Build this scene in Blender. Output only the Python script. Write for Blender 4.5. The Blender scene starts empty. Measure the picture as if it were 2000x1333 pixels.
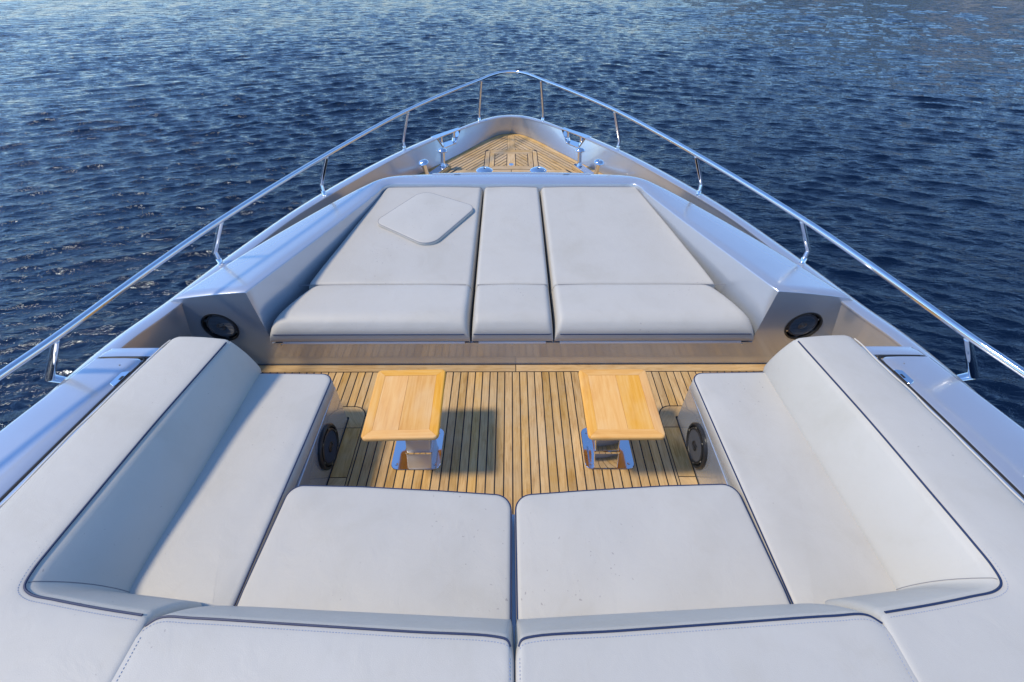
import bpy, bmesh, math, random
import numpy as np
from mathutils import Vector, Matrix

random.seed(7)
rng = np.random.default_rng(11)
R = math.radians
scene = bpy.context.scene
col = scene.collection

# ------------------------------------------------------------------ camera
cam_d = bpy.data.cameras.new("camera")
cam_d.sensor_width = 36.0
cam_d.lens = 36.0 * 889.0 / 2000.0
cam_d.clip_start = 0.05
cam_d.clip_end = 20000.0
cam = bpy.data.objects.new("camera", cam_d)
col.objects.link(cam)
cam.location = (-0.01, 0.0, 2.48)
cam.rotation_euler = (R(90.0 - 42.5), 0.0, R(-0.19))
scene.camera = cam

# ------------------------------------------------------------------ sky and sun
SUN_DIR = Vector((0.315, 0.055, -0.45)).normalized()          # the way the light travels
SUN_ELEV = math.asin(-SUN_DIR.z)
SUN_AZ = math.atan2(-SUN_DIR.x, -SUN_DIR.y)                    # clockwise from +Y
world = bpy.data.worlds.new("World")
scene.world = world
world.use_nodes = True
wn = world.node_tree
wn.nodes.clear()
w_out = wn.nodes.new("ShaderNodeOutputWorld")
w_bg = wn.nodes.new("ShaderNodeBackground")
w_sky = wn.nodes.new("ShaderNodeTexSky")
w_sky.sky_type = 'NISHITA'
w_sky.sun_disc = False
w_sky.sun_elevation = SUN_ELEV
w_sky.sun_rotation = SUN_AZ
w_sky.altitude = 50.0
w_sky.air_density = 1.0
w_sky.dust_density = 0.05
w_sky.ozone_density = 10.0
w_bg.inputs["Strength"].default_value = 0.15
wn.links.new(w_sky.outputs[0], w_bg.inputs["Color"])
wn.links.new(w_bg.outputs[0], w_out.inputs["Surface"])

sun_d = bpy.data.lights.new("sun", 'SUN')
sun_d.energy = 2.0
sun_d.angle = R(7.0)          # thin veil over the sun: soft-edged shadows
sun_d.color = (1.0, 0.87, 0.66)
sun = bpy.data.objects.new("sun", sun_d)
col.objects.link(sun)
sun.rotation_euler = SUN_DIR.to_track_quat('-Z', 'Y').to_euler()

vs = scene.view_settings
vs.view_transform = 'Standard'
vs.look = 'None'
vs.exposure = 0.72
vs.gamma = 1.0
vs.use_curve_mapping = False

# ------------------------------------------------------------------ materials
def new_mat(name):
    m = bpy.data.materials.new(name)
    m.use_nodes = True
    nt = m.node_tree
    b = nt.nodes["Principled BSDF"]
    return m, nt, b

def N(nt, kind, **kw):
    n = nt.nodes.new(kind)
    for k, v in kw.items():
        if k in n.inputs:
            n.inputs[k].default_value = v
        else:
            setattr(n, k, v)
    return n

def ramp(nt, stops):
    n = nt.nodes.new("ShaderNodeValToRGB")
    e = n.color_ramp.elements
    while len(e) < len(stops):
        e.new(0.5)
    for i, (p, c) in enumerate(stops):
        e[i].position = p
        e[i].color = c if len(c) == 4 else (*c, 1.0)
    return n

def bump(nt, b, height, strength, dist):
    n = N(nt, "ShaderNodeBump", Strength=strength, Distance=dist)
    nt.links.new(height, n.inputs["Height"])
    nt.links.new(n.outputs["Normal"], b.inputs["Normal"])
    return n

def mat_vinyl():
    m, nt, b = new_mat("white_vinyl")
    L = nt.links.new
    tc = N(nt, "ShaderNodeTexCoord")
    geo = N(nt, "ShaderNodeNewGeometry")
    oi = N(nt, "ShaderNodeObjectInfo")
    # broad soiling
    n1 = N(nt, "ShaderNodeTexNoise", Scale=2.6, Detail=5.0, Roughness=0.62, Distortion=0.4)
    L(geo.outputs["Position"], n1.inputs["Vector"])
    r1 = ramp(nt, [(0.28, (0.535, 0.512, 0.460)), (0.52, (0.520, 0.496, 0.442)), (0.82, (0.475, 0.448, 0.386))])
    L(n1.outputs["Fac"], r1.inputs["Fac"])
    # streaky rubbed marks
    n2 = N(nt, "ShaderNodeTexNoise", Scale=9.0, Detail=4.0, Roughness=0.6, Distortion=1.2)
    L(geo.outputs["Position"], n2.inputs["Vector"])
    r2 = ramp(nt, [(0.58, (1, 1, 1)), (0.82, (0.965, 0.958, 0.945))])
    L(n2.outputs["Fac"], r2.inputs["Fac"])
    mx = N(nt, "ShaderNodeMix", data_type='RGBA', blend_type='MULTIPLY')
    mx.inputs[0].default_value = 1.0
    L(r1.outputs["Color"], mx.inputs[6]); L(r2.outputs["Color"], mx.inputs[7])
    # mildew specks, gathered in patches
    v = N(nt, "ShaderNodeTexVoronoi", Scale=62.0)
    v.inputs["Randomness"].default_value = 1.0
    nd = N(nt, "ShaderNodeTexNoise", Scale=60.0, Detail=2.0)
    L(geo.outputs["Position"], nd.inputs["Vector"])
    va = N(nt, "ShaderNodeMixRGB", blend_type='LINEAR_LIGHT'); va.inputs[0].default_value = 0.012
    L(geo.outputs["Position"], va.inputs[1]); L(nd.outputs["Color"], va.inputs[2])
    L(va.outputs[0], v.inputs["Vector"])
    sp = N(nt, "ShaderNodeSeparateColor")
    L(v.outputs["Color"], sp.inputs[0])
    # speck radius from the cell's own random value, most cells none
    mr = N(nt, "ShaderNodeMapRange"); mr.inputs[1].default_value = 0.80; mr.inputs[2].default_value = 1.0
    mr.inputs[3].default_value = 0.0; mr.inputs[4].default_value = 0.27
    L(sp.outputs[0], mr.inputs[0])
    n3 = N(nt, "ShaderNodeTexNoise", Scale=1.7, Detail=2.0)
    L(geo.outputs["Position"], n3.inputs["Vector"])
    r3 = ramp(nt, [(0.45, (0, 0, 0)), (0.66, (1, 1, 1))])
    L(n3.outputs["Fac"], r3.inputs["Fac"])
    ml = N(nt, "ShaderNodeMath", operation='MULTIPLY')
    L(mr.outputs[0], ml.inputs[0]); L(r3.outputs["Color"], ml.inputs[1])
    lt = N(nt, "ShaderNodeMath", operation='SUBTRACT')
    L(ml.outputs[0], lt.inputs[0]); L(v.outputs["Distance"], lt.inputs[1])
    ss = N(nt, "ShaderNodeMapRange"); ss.inputs[1].default_value = -0.06; ss.inputs[2].default_value = 0.06
    ss.inputs[3].default_value = 0.0; ss.inputs[4].default_value = 0.62
    L(lt.outputs[0], ss.inputs[0])
    m2 = N(nt, "ShaderNodeMix", data_type='RGBA')
    L(ss.outputs[0], m2.inputs[0]); L(mx.outputs[2], m2.inputs[6])
    m2.inputs[7].default_value = (0.24, 0.21, 0.20, 1)
    # each cushion has aged a little differently
    mv = N(nt, "ShaderNodeMapRange"); mv.inputs[3].default_value = 0.955; mv.inputs[4].default_value = 1.0
    L(oi.outputs["Random"], mv.inputs[0])
    m3 = N(nt, "ShaderNodeMix", data_type='RGBA', blend_type='MULTIPLY'); m3.inputs[0].default_value = 1.0
    L(m2.outputs[2], m3.inputs[6]); L(mv.outputs[0], m3.inputs[7])
    L(m3.outputs[2], b.inputs["Base Color"])
    b.inputs["Roughness"].default_value = 0.52
    b.inputs["Specular IOR Level"].default_value = 0.45
    # leather-like grain and slow wrinkles
    g1 = N(nt, "ShaderNodeTexNoise", Scale=420.0, Detail=2.0)
    L(geo.outputs["Position"], g1.inputs["Vector"])
    g2 = N(nt, "ShaderNodeTexNoise", Scale=7.0, Detail=3.0, Distortion=0.8)
    L(geo.outputs["Position"], g2.inputs["Vector"])
    gm = N(nt, "ShaderNodeMath", operation='MULTIPLY_ADD'); gm.inputs[1].default_value = 6.0
    L(g2.outputs["Fac"], gm.inputs[0]); L(g1.outputs["Fac"], gm.inputs[2])
    bump(nt, b, gm.outputs[0], 0.30, 0.0016)
    return m

def mat_paint(name, base, metallic=0.75, rough=0.34, coat=1.0, coat_rough=0.012):
    m, nt, b = new_mat(name)
    L = nt.links.new
    geo = N(nt, "ShaderNodeNewGeometry")
    n = N(nt, "ShaderNodeTexNoise", Scale=1.8, Detail=4.0, Roughness=0.6)
    L(geo.outputs["Position"], n.inputs["Vector"])
    r = ramp(nt, [(0.3, tuple(c * 0.96 for c in base)), (0.75, tuple(c * 1.04 for c in base))])
    L(n.outputs["Fac"], r.inputs["Fac"])
    L(r.outputs["Color"], b.inputs["Base Color"])
    b.inputs["Metallic"].default_value = metallic
    b.inputs["Roughness"].default_value = rough
    b.inputs["Coat Weight"].default_value = coat
    # dust film: gloss varies in blotches
    n2 = N(nt, "ShaderNodeTexNoise", Scale=5.0, Detail=6.0, Roughness=0.7)
    L(geo.outputs["Position"], n2.inputs["Vector"])
    mr = N(nt, "ShaderNodeMapRange"); mr.inputs[1].default_value = 0.35; mr.inputs[2].default_value = 0.8
    mr.inputs[3].default_value = coat_rough; mr.inputs[4].default_value = coat_rough + 0.05
    L(n2.outputs["Fac"], mr.inputs[0])
    L(mr.outputs[0], b.inputs["Coat Roughness"])
    n3 = N(nt, "ShaderNodeTexNoise", Scale=900.0, Detail=1.0)
    L(geo.outputs["Position"], n3.inputs["Vector"])
    bump(nt, b, n3.outputs["Fac"], 0.02, 0.0003)
    return m

def mat_wood(name, dark, mid, light, rough, coat=0.0, grain=1.0, grey=None, vary=(0.86, 1.12), worn=None):
    """Grain runs along each board's own Y axis; every board gets its own tone and offset."""
    m, nt, b = new_mat(name)
    L = nt.links.new
    tc = N(nt, "ShaderNodeTexCoord")
    oi = N(nt, "ShaderNodeObjectInfo")
    of = N(nt, "ShaderNodeVectorMath", operation='MULTIPLY_ADD')
    L(oi.outputs["Random"], of.inputs[0]); of.inputs[1].default_value = (37.0, 53.0, 19.0)
    L(tc.outputs["Object"], of.inputs[2])
    mp = N(nt, "ShaderNodeMapping"); mp.inputs["Scale"].default_value = (1.0, 0.035, 1.0)
    L(of.outputs[0], mp.inputs["Vector"])
    n1 = N(nt, "ShaderNodeTexNoise", Scale=210.0 * grain, Detail=4.0, Roughness=0.65)
    L(mp.outputs[0], n1.inputs["Vector"])
    mp2 = N(nt, "ShaderNodeMapping"); mp2.inputs["Scale"].default_value = (1.0, 0.16, 1.0)
    L(of.outputs[0], mp2.inputs["Vector"])
    n2 = N(nt, "ShaderNodeTexNoise", Scale=26.0 * grain, Detail=5.0, Roughness=0.6, Distortion=1.3)
    L(mp2.outputs[0], n2.inputs["Vector"])
    ad = N(nt, "ShaderNodeMath", operation='MULTIPLY_ADD'); ad.inputs[1].default_value = 0.5
    L(n1.outputs["Fac"], ad.inputs[0])
    hf = N(nt, "ShaderNodeMath", operation='MULTIPLY'); hf.inputs[1].default_value = 0.5
    L(n2.outputs["Fac"], hf.inputs[0]); L(hf.outputs[0], ad.inputs[2])
    r = ramp(nt, [(0.36, dark), (0.5, mid), (0.63, light)])
    L(ad.outputs[0], r.inputs["Fac"])
    hs = N(nt, "ShaderNodeHueSaturation")
    mv = N(nt, "ShaderNodeMapRange"); mv.inputs[3].default_value = vary[0]; mv.inputs[4].default_value = vary[1]
    L(oi.outputs["Random"], mv.inputs[0]); L(mv.outputs[0], hs.inputs["Value"])
    sv = N(nt, "ShaderNodeMath", operation='FRACT')
    sm = N(nt, "ShaderNodeMath", operation='MULTIPLY'); sm.inputs[1].default_value = 17.3
    L(oi.outputs["Random"], sm.inputs[0]); L(sm.outputs[0], sv.inputs[0])
    sr = N(nt, "ShaderNodeMapRange"); sr.inputs[3].default_value = 0.92; sr.inputs[4].default_value = 1.08
    L(sv.outputs[0], sr.inputs[0]); L(sr.outputs[0], hs.inputs["Saturation"])
    L(r.outputs["Color"], hs.inputs["Color"])
    out = hs.outputs["Color"]
    geo = N(nt, "ShaderNodeNewGeometry")
    if grey:
        n4 = N(nt, "ShaderNodeTexNoise", Scale=3.2, Detail=5.0, Roughness=0.65)
        L(geo.outputs["Position"], n4.inputs["Vector"])
        r4 = ramp(nt, [(0.42, (0, 0, 0)), (0.72, (0.55, 0.55, 0.55))])
        L(n4.outputs["Fac"], r4.inputs["Fac"])
        mg = N(nt, "ShaderNodeMix", data_type='RGBA')
        L(r4.outputs["Color"], mg.inputs[0]); L(out, mg.inputs[6]); mg.inputs[7].default_value = (*grey, 1)
        out = mg.outputs[2]
    if worn:                                             # bleached patches where the varnish has gone
        n5 = N(nt, "ShaderNodeTexNoise", Scale=8.0, Detail=3.0, Roughness=0.5, Distortion=0.3)
        mp5 = N(nt, "ShaderNodeMapping"); mp5.inputs["Scale"].default_value = (1.0, 0.4, 1.0)
        L(of.outputs[0], mp5.inputs["Vector"]); L(mp5.outputs[0], n5.inputs["Vector"])
        r5 = ramp(nt, [(0.50, (0, 0, 0)), (0.80, (0.38, 0.38, 0.38))])
        L(n5.outputs["Fac"], r5.inputs["Fac"])
        mw = N(nt, "ShaderNodeMix", data_type='RGBA')
        L(r5.outputs["Color"], mw.inputs[0]); L(out, mw.inputs[6]); mw.inputs[7].default_value = (*worn, 1)
        out = mw.outputs[2]
    L(out, b.inputs["Base Color"])
    b.inputs["Roughness"].default_value = rough
    b.inputs["Coat Weight"].default_value = coat
    b.inputs["Coat Roughness"].default_value = 0.16
    b.inputs["Specular IOR Level"].default_value = 0.12
    bump(nt, b, n1.outputs["Fac"], 0.35 if coat == 0 else 0.05, 0.0012)
    return m

def mat_plain(name, c, rough=0.5, metallic=0.0, spec=0.5, noise=0.0, scale=30.0):
    m, nt, b = new_mat(name)
    b.inputs["Base Color"].default_value = (*c, 1)
    b.inputs["Roughness"].default_value = rough
    b.inputs["Metallic"].default_value = metallic
    b.inputs["Specular IOR Level"].default_value = spec
    geo = N(nt, "ShaderNodeNewGeometry")
    n = N(nt, "ShaderNodeTexNoise", Scale=scale, Detail=4.0)
    nt.links.new(geo.outputs["Position"], n.inputs["Vector"])
    mr = N(nt, "ShaderNodeMapRange"); mr.inputs[1].default_value = 0.3; mr.inputs[2].default_value = 0.75
    mr.inputs[3].default_value = rough; mr.inputs[4].default_value = min(1.0, rough + 0.05 + noise)
    nt.links.new(n.outputs["Fac"], mr.inputs[0])
    nt.links.new(mr.outputs[0], b.inputs["Roughness"])
    return m

def mat_sea():
    m, nt, b = new_mat("sea_water")
    L = nt.links.new
    geo = N(nt, "ShaderNodeNewGeometry")
    b.inputs["Base Color"].default_value = (0.0016, 0.007, 0.022, 1)
    b.inputs["Roughness"].default_value = 0.04
    b.inputs["IOR"].default_value = 1.333
    b.inputs["Specular Tint"].default_value = (0.60, 0.78, 1.0, 1)
    mp = N(nt, "ShaderNodeMapping"); mp.inputs["Rotation"].default_value = (0, 0, R(-8)); mp.inputs["Scale"].default_value = (0.40, 1.0, 1.0)
    L(geo.outputs["Position"], mp.inputs["Vector"])
    n1 = N(nt, "ShaderNodeTexNoise", Scale=7.0, Detail=4.0, Roughness=0.6, Distortion=0.6)
    L(mp.outputs[0], n1.inputs["Vector"])
    n2 = N(nt, "ShaderNodeTexNoise", Scale=1.6, Detail=2.0, Roughness=0.5)
    L(mp.outputs[0], n2.inputs["Vector"])
    ma = N(nt, "ShaderNodeMath", operation='MULTIPLY_ADD'); ma.inputs[1].default_value = 1.2
    L(n2.outputs["Fac"], ma.inputs[0]); L(n1.outputs["Fac"], ma.inputs[2])
    # beyond the modelled chop the same wavelets carry on as relief
    n4 = N(nt, "ShaderNodeTexNoise", Scale=2.6, Detail=3.0, Roughness=0.6, Distortion=0.4)
    L(mp.outputs[0], n4.inputs["Vector"])
    ln = N(nt, "ShaderNodeVectorMath", operation='LENGTH'); L(geo.outputs["Position"], ln.inputs[0])
    fr = N(nt, "ShaderNodeMapRange"); fr.inputs[1].default_value = 14.0; fr.inputs[2].default_value = 48.0
    fr.inputs[3].default_value = 0.0; fr.inputs[4].default_value = 4.0
    L(ln.outputs["Value"], fr.inputs[0])
    mf = N(nt, "ShaderNodeMath", operation='MULTIPLY_ADD')
    L(n4.outputs["Fac"], mf.inputs[0]); L(fr.outputs[0], mf.inputs[1]); L(ma.outputs[0], mf.inputs[2])
    bump(nt, b, mf.outputs[0], 1.0, 0.055)
    return m

VINYL = mat_vinyl()
PAINT = mat_paint("silver_paint", (0.50, 0.535, 0.59), 0.58, 0.27)
PAINT_SIDE = PAINT
TEAK = mat_wood("teak_deck", (0.41, 0.235, 0.085), (0.59, 0.37, 0.148), (0.69, 0.47, 0.22), 0.62, grey=(0.56, 0.44, 0.28), vary=(0.80, 1.13))
TEAK_PALE = mat_wood("teak_weathered", (0.38, 0.235, 0.10), (0.56, 0.37, 0.175), (0.66, 0.48, 0.27), 0.66, grey=(0.55, 0.45, 0.33))
TABLE = mat_wood("lacquered_table_wood", (0.72, 0.33, 0.070), (0.81, 0.415, 0.105), (0.85, 0.48, 0.15), 0.5, coat=0.04, grain=0.45, vary=(0.95, 1.05), worn=(0.82, 0.62, 0.36))
CHROME = mat_plain("polished_steel", (0.80, 0.80, 0.81), 0.045, 1.0, scale=12.0)
NAVY = mat_plain("navy_piping", (0.012, 0.028, 0.085), 0.5)
CREAM = mat_plain("cream_zip_cord", (0.62, 0.59, 0.52), 0.7)
SEAM = mat_plain("grey_thread_seam", (0.22, 0.22, 0.24), 0.8)
THREAD = mat_plain("pale_blue_thread", (0.30, 0.34, 0.44), 0.8)
STEEL_DULL = mat_plain("dull_steel", (0.78, 0.78, 0.78), 0.34, 0.85, noise=0.2, scale=22.0)  # duller, rougher steel for the left table's column
BLACK = mat_plain("black_caulk_and_gap_shade", (0.012, 0.012, 0.013), 0.6)  # deck caulk, and the strips that paint shade into gaps
PLASTIC = mat_plain("black_speaker_plastic", (0.018, 0.019, 0.021), 0.3, noise=0.15)
BASKET = mat_plain("grey_speaker_frame", (0.06, 0.063, 0.07), 0.28, noise=0.1)
CONE_DARK = mat_plain("black_speaker_cone", (0.03, 0.031, 0.034), 0.42, noise=0.1)
GRILLE = mat_plain("dark_grey_speaker_cone", (0.10, 0.105, 0.115), 0.38, noise=0.1)
WHITE = mat_plain("white_gelcoat", (0.72, 0.73, 0.74), 0.3)
HULLM = mat_plain("inner_moulding", (0.30, 0.31, 0.33), 0.5)
SEA = mat_sea()

# ------------------------------------------------------------------ helpers
def link(o, parent=None):
    col.objects.link(o)
    if parent is not None:
        o.parent = parent
    return o

def root_of(parent):
    v = Vector((0, 0, 0))
    p = parent
    while p is not None:
        v += Vector(p.location)
        p = p.parent
    return v

def make(name, verts, faces, mat, parent=None, sharp=40.0, origin=None, smooth=True):
    """One mesh object; vertices come in place coordinates."""
    base = root_of(parent) if origin is None else Vector(origin)
    me = bpy.data.meshes.new(name)
    me.from_pydata([tuple(Vector(v) - base) for v in verts], [], faces)
    me.validate(verbose=False)
    bm = bmesh.new(); bm.from_mesh(me)
    bmesh.ops.recalc_face_normals(bm, faces=bm.faces[:])
    bm.to_mesh(me); bm.free()
    if smooth:
        me.polygons.foreach_set("use_smooth", [True] * len(me.polygons))
        me.set_sharp_from_angle(angle=R(sharp))
    me.materials.append(mat)
    o = bpy.data.objects.new(name, me)
    link(o, parent)
    o.location = base - root_of(parent)
    return o

def thing(name, label, cat, loc, group=None):
    o = bpy.data.objects.new(name, None)
    o.empty_display_size = 0.1
    o.location = loc
    col.objects.link(o)
    return tag(o, label, cat, group)

def tag(o, label=None, cat=None, group=None, kind=None):
    if label: o["label"] = label
    if cat: o["category"] = cat
    if group: o["group"] = group
    if kind: o["kind"] = kind
    return o

class MB:
    def __init__(s): s.v, s.f = [], []
    def add(s, v, f):
        k = len(s.v); s.v += [tuple(p) for p in v]; s.f += [tuple(i + k for i in q) for q in f]; return s
    def build(s, name, mat, parent=None, **kw): return make(name, s.v, s.f, mat, parent, **kw)

def catmull(pts, n, closed=False):
    P = [Vector(p) for p in pts]; out = []
    m = len(P)
    for i in range(m if closed else m - 1):
        if closed:
            a, b, c, d = P[i - 1], P[i], P[(i + 1) % m], P[(i + 2) % m]
        else:
            a = P[i - 1] if i > 0 else P[0] * 2 - P[1]
            b, c = P[i], P[i + 1]
            d = P[i + 2] if i + 2 < m else P[-1] * 2 - P[-2]
        # centripetal
        def kn(t, u, v): return t + max((v - u).length, 1e-6) ** 0.5
        t0 = 0.0; t1 = kn(t0, a, b); t2 = kn(t1, b, c); t3 = kn(t2, c, d)
        for j in range(n):
            t = t1 + (t2 - t1) * j / n
            A1 = a * ((t1 - t) / (t1 - t0)) + b * ((t - t0) / (t1 - t0))
            A2 = b * ((t2 - t) / (t2 - t1)) + c * ((t - t1) / (t2 - t1))
            A3 = c * ((t3 - t) / (t3 - t2)) + d * ((t - t2) / (t3 - t2))
            B1 = A1 * ((t2 - t) / (t2 - t0)) + A2 * ((t - t0) / (t2 - t0))
            B2 = A2 * ((t3 - t) / (t3 - t1)) + A3 * ((t - t1) / (t3 - t1))
            out.append(B1 * ((t2 - t) / (t2 - t1)) + B2 * ((t - t1) / (t2 - t1)))
    if not closed: out.append(P[-1].copy())
    return out

def tube(path, r, n=10, closed=False, caps=True):
    P = [Vector(p) for p in path]; m = len(P); v, f = [], []
    T = []
    for i in range(m):
        a = P[i - 1] if (i > 0 or closed) else P[i]
        b = P[(i + 1) % m] if (i < m - 1 or closed) else P[i]
        T.append((b - a).normalized())
    up = Vector((0, 0, 1)) if abs(T[0].z) < 0.9 else Vector((1, 0, 0))
    u = T[0].cross(up).normalized()
    for i in range(m):
        u = (u - T[i] * u.dot(T[i])).normalized(); w = T[i].cross(u)
        # mitre: keep the tube's width through bends
        k = 1.0
        if 0 < i < m - 1:
            d1 = (P[i] - P[i - 1]).normalized(); c = max(0.5, T[i].dot(d1)); k = 1.0 / c
        rr = r[i] if isinstance(r, (list, tuple)) else r
        for j in range(n):
            a = 2 * math.pi * j / n
            v.append(P[i] + (u * math.cos(a) + w * math.sin(a)) * rr * (1 + (k - 1) * 0.6))
    for i in range(m if closed else m - 1):
        for j in range(n):
            a, b = i * n, ((i + 1) % m) * n
            f.append((a + j, a + (j + 1) % n, b + (j + 1) % n, b + j))
    if caps and not closed:
        f.append(tuple(range(n - 1, -1, -1))); f.append(tuple((m - 1) * n + j for j in range(n)))
    return v, f

def lathe(prof, n, center, axis=Vector((0, 0, 1)), caps=True):
    """prof: (radius, height) pairs; closed at both ends when the radius is 0."""
    axis = Vector(axis).normalized(); c = Vector(center)
    q = Vector((0, 0, 1)).rotation_difference(axis)
    v, f = [], []
    for (r, h) in prof:
        for j in range(n):
            a = 2 * math.pi * j / n
            v.append(c + q @ Vector((r * math.cos(a), r * math.sin(a), h)))
    for i in range(len(prof) - 1):
        for j in range(n):
            a, b = i * n, (i + 1) * n
            f.append((a + j, a + (j + 1) % n, b + (j + 1) % n, b + j))
    if caps and prof[0][0] > 1e-5: f.append(tuple(range(n - 1, -1, -1)))
    if caps and prof[-1][0] > 1e-5: f.append(tuple((len(prof) - 1) * n + j for j in range(n)))
    return v, f

def area2(p): return sum(p[i][0] * p[(i + 1) % len(p)][1] - p[(i + 1) % len(p)][0] * p[i][1] for i in range(len(p)))
def ccw(p): return list(p) if area2(p) > 0 else list(reversed(p))

def round_poly(pts, rad, n=6):
    """2-D polygon with circular fillets; rad: one value or one per corner."""
    out = []; m = len(pts)
    for i in range(m):
        r = rad[i] if isinstance(rad, (list, tuple)) else rad
        p = Vector(pts[i][:2]); a = Vector(pts[i - 1][:2]) - p; b = Vector(pts[(i + 1) % m][:2]) - p
        la, lb = a.length, b.length; a.normalize(); b.normalize()
        ang = math.acos(max(-1, min(1, a.dot(b))))
        if r <= 1e-5 or ang > math.pi - 0.02:
            out.append((p.x, p.y)); continue
        t = min(r / math.tan(ang / 2), la * 0.49, lb * 0.49); r = t * math.tan(ang / 2)
        c = p + (a + b).normalized() * (r / math.sin(ang / 2))
        s, e = p + a * t - c, p + b * t - c
        a0 = math.atan2(s.y, s.x); a1 = math.atan2(e.y, e.x); d = (a1 - a0 + math.pi) % (2 * math.pi) - math.pi
        for j in range(n + 1):
            q = a0 + d * j / n; out.append((c.x + r * math.cos(q), c.y + r * math.sin(q)))
    return out

def inset(poly, d):
    """Polygon (counter-clockwise) moved inwards by d."""
    m = len(poly); out = []
    for i in range(m):
        p = Vector(poly[i]); a = Vector(poly[i - 1]); b = Vector(poly[(i + 1) % m])
        e1 = (p - a).normalized(); e2 = (b - p).normalized()
        n1 = Vector((-e1.y, e1.x)); n2 = Vector((-e2.y, e2.x)); n = (n1 + n2)
        n = n.normalized() if n.length > 1e-6 else n1
        out.append(tuple(p + n * (d / max(0.4, n.dot(n1)))))
    return out

def dense(poly, step):
    out = []
    for i in range(len(poly)):
        a, b = Vector(poly[i]), Vector(poly[(i + 1) % len(poly)]); k = max(1, int((b - a).length / step))
        for j in range(k): out.append(tuple(a.lerp(b, j / k)))
    return out

def cushion(outline, z0, z1, r, crown=0.012, zf=None, wob=0.002, seed=0.0, rings=7, step=0.06):
    """Soft block: straight sides, rounded top edge, slightly domed top. zf(x, y) adds a slope."""
    P = dense(ccw(outline), step); m = len(P)
    zf = zf or (lambda x, y: 0.0)
    cx = sum(p[0] for p in P) / m; cy = sum(p[1] for p in P) / m
    v, f, rows = [], [], []
    lay = [(0.35 * r, z0), (0.0, z0 + 0.4 * r)]
    for k in range(6):
        a = math.pi / 2 * k / 5; lay.append((r * (1 - math.cos(a)), z1 - r + r * math.sin(a)))
    for (d, z) in lay:
        Q = inset(P, d) if d > 0 else P
        rows.append([(x, y, z + zf(x, y)) for (x, y) in Q])
    last = rows[-1]
    for k in range(1, rings + 1):
        t = k / (rings + 1); s = 1 - t
        row = []
        for (x, y, z) in last:
            X, Y = cx + (x - cx) * s, cy + (y - cy) * s
            w = wob * (math.sin(X * 7.3 + seed) * math.sin(Y * 6.1 + 2 * seed) + 0.6 * math.sin(X * 13.7 - Y * 11 + seed)) * min(1, t * 5)
            row.append((X, Y, z1 + zf(X, Y) + crown * (1 - (1 - t) ** 3) + w))
        rows.append(row)
    for row in rows: v += row
    for i in range(len(rows) - 1):
        for j in range(m):
            a, b = i * m, (i + 1) * m
            f.append((a + j, a + (j + 1) % m, b + (j + 1) % m, b + j))
    v.append((cx, cy, z1 + zf(cx, cy) + crown)); c = len(v) - 1; k = (len(rows) - 1) * m
    for j in range(m): f.append((k + j, k + (j + 1) % m, c))
    f.append(tuple(range(m - 1, -1, -1)))
    return v, f, rows

def prism(poly, z0, z1, bev=0.0):
    P = ccw(poly); m = len(P); v, f = [], []
    lay = [(0, z0), (0, z1 - bev), (bev, z1)] if bev > 0 else [(0, z0), (0, z1)]
    for (d, z) in lay: v += [(x, y, z) for (x, y) in (inset(P, d) if d > 0 else P)]
    for i in range(len(lay) - 1):
        for j in range(m):
            a, b = i * m, (i + 1) * m; f.append((a + j, a + (j + 1) % m, b + (j + 1) % m, b + j))
    f.append(tuple(range(m - 1, -1, -1))); f.append(tuple((len(lay) - 1) * m + j for j in range(m)))
    return v, f

def clip(poly, nx, ny, c):
    """Keep the side nx*x + ny*y <= c of a convex polygon."""
    out = []
    for i in range(len(poly)):
        a, b = poly[i], poly[(i + 1) % len(poly)]
        da, db = nx * a[0] + ny * a[1] - c, nx * b[0] + ny * b[1] - c
        if da <= 0: out.append(a)
        if (da < 0 < db) or (db < 0 < da):
            t = da / (da - db); out.append((a[0] + (b[0] - a[0]) * t, a[1] + (b[1] - a[1]) * t))
    return out

def board(name, poly, z0, z1, mat, parent, ang=0.0, bev=0.0012):
    """A plank: its own origin at its middle, its own Y axis along the grain (turned by ang about Z)."""
    P = []
    for p in ccw(poly):
        if not P or (Vector(p) - Vector(P[-1])).length > 1e-4: P.append(p)
    if len(P) > 2 and (Vector(P[0]) - Vector(P[-1])).length <= 1e-4: P.pop()
    if len(P) < 3 or abs(area2(P)) < 6e-4: return None
    c = Vector((sum(p[0] for p in P) / len(P), sum(p[1] for p in P) / len(P), z1))
    v, f = prism(P, z0, z1, bev)
    rot = Matrix.Rotation(-ang, 3, 'Z')
    me = bpy.data.meshes.new(name)
    me.from_pydata([tuple(rot @ (Vector(q) - c)) for q in v], [], f)
    me.materials.append(mat)
    o = bpy.data.objects.new(name, me)
    link(o, parent)
    o.location = c - root_of(parent); o.rotation_euler = (0, 0, ang)
    return o

def grid(rows, closed_v=False):
    m = len(rows[0]); v = [p for r in rows for p in r]; f = []
    for i in range(len(rows) - 1):
        for j in range(m if closed_v else m - 1):
            a, b = i * m, (i + 1) * m; f.append((a + j, a + (j + 1) % m, b + (j + 1) % m, b + j))
    return v, f

def box(c, s):
    x, y, z = c; a, b, d = s[0] / 2, s[1] / 2, s[2] / 2
    v = [(x + i * a, y + j * b, z + k * d) for k in (-1, 1) for j in (-1, 1) for i in (-1, 1)]
    return v, [(0, 2, 3, 1), (4, 5, 7, 6), (0, 1, 5, 4), (2, 6, 7, 3), (0, 4, 6, 2), (1, 3, 7, 5)]

def mx(p, s): return (p[0] * s, *p[1:])
SIDES = ((-1, "left"), (1, "right"))

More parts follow.
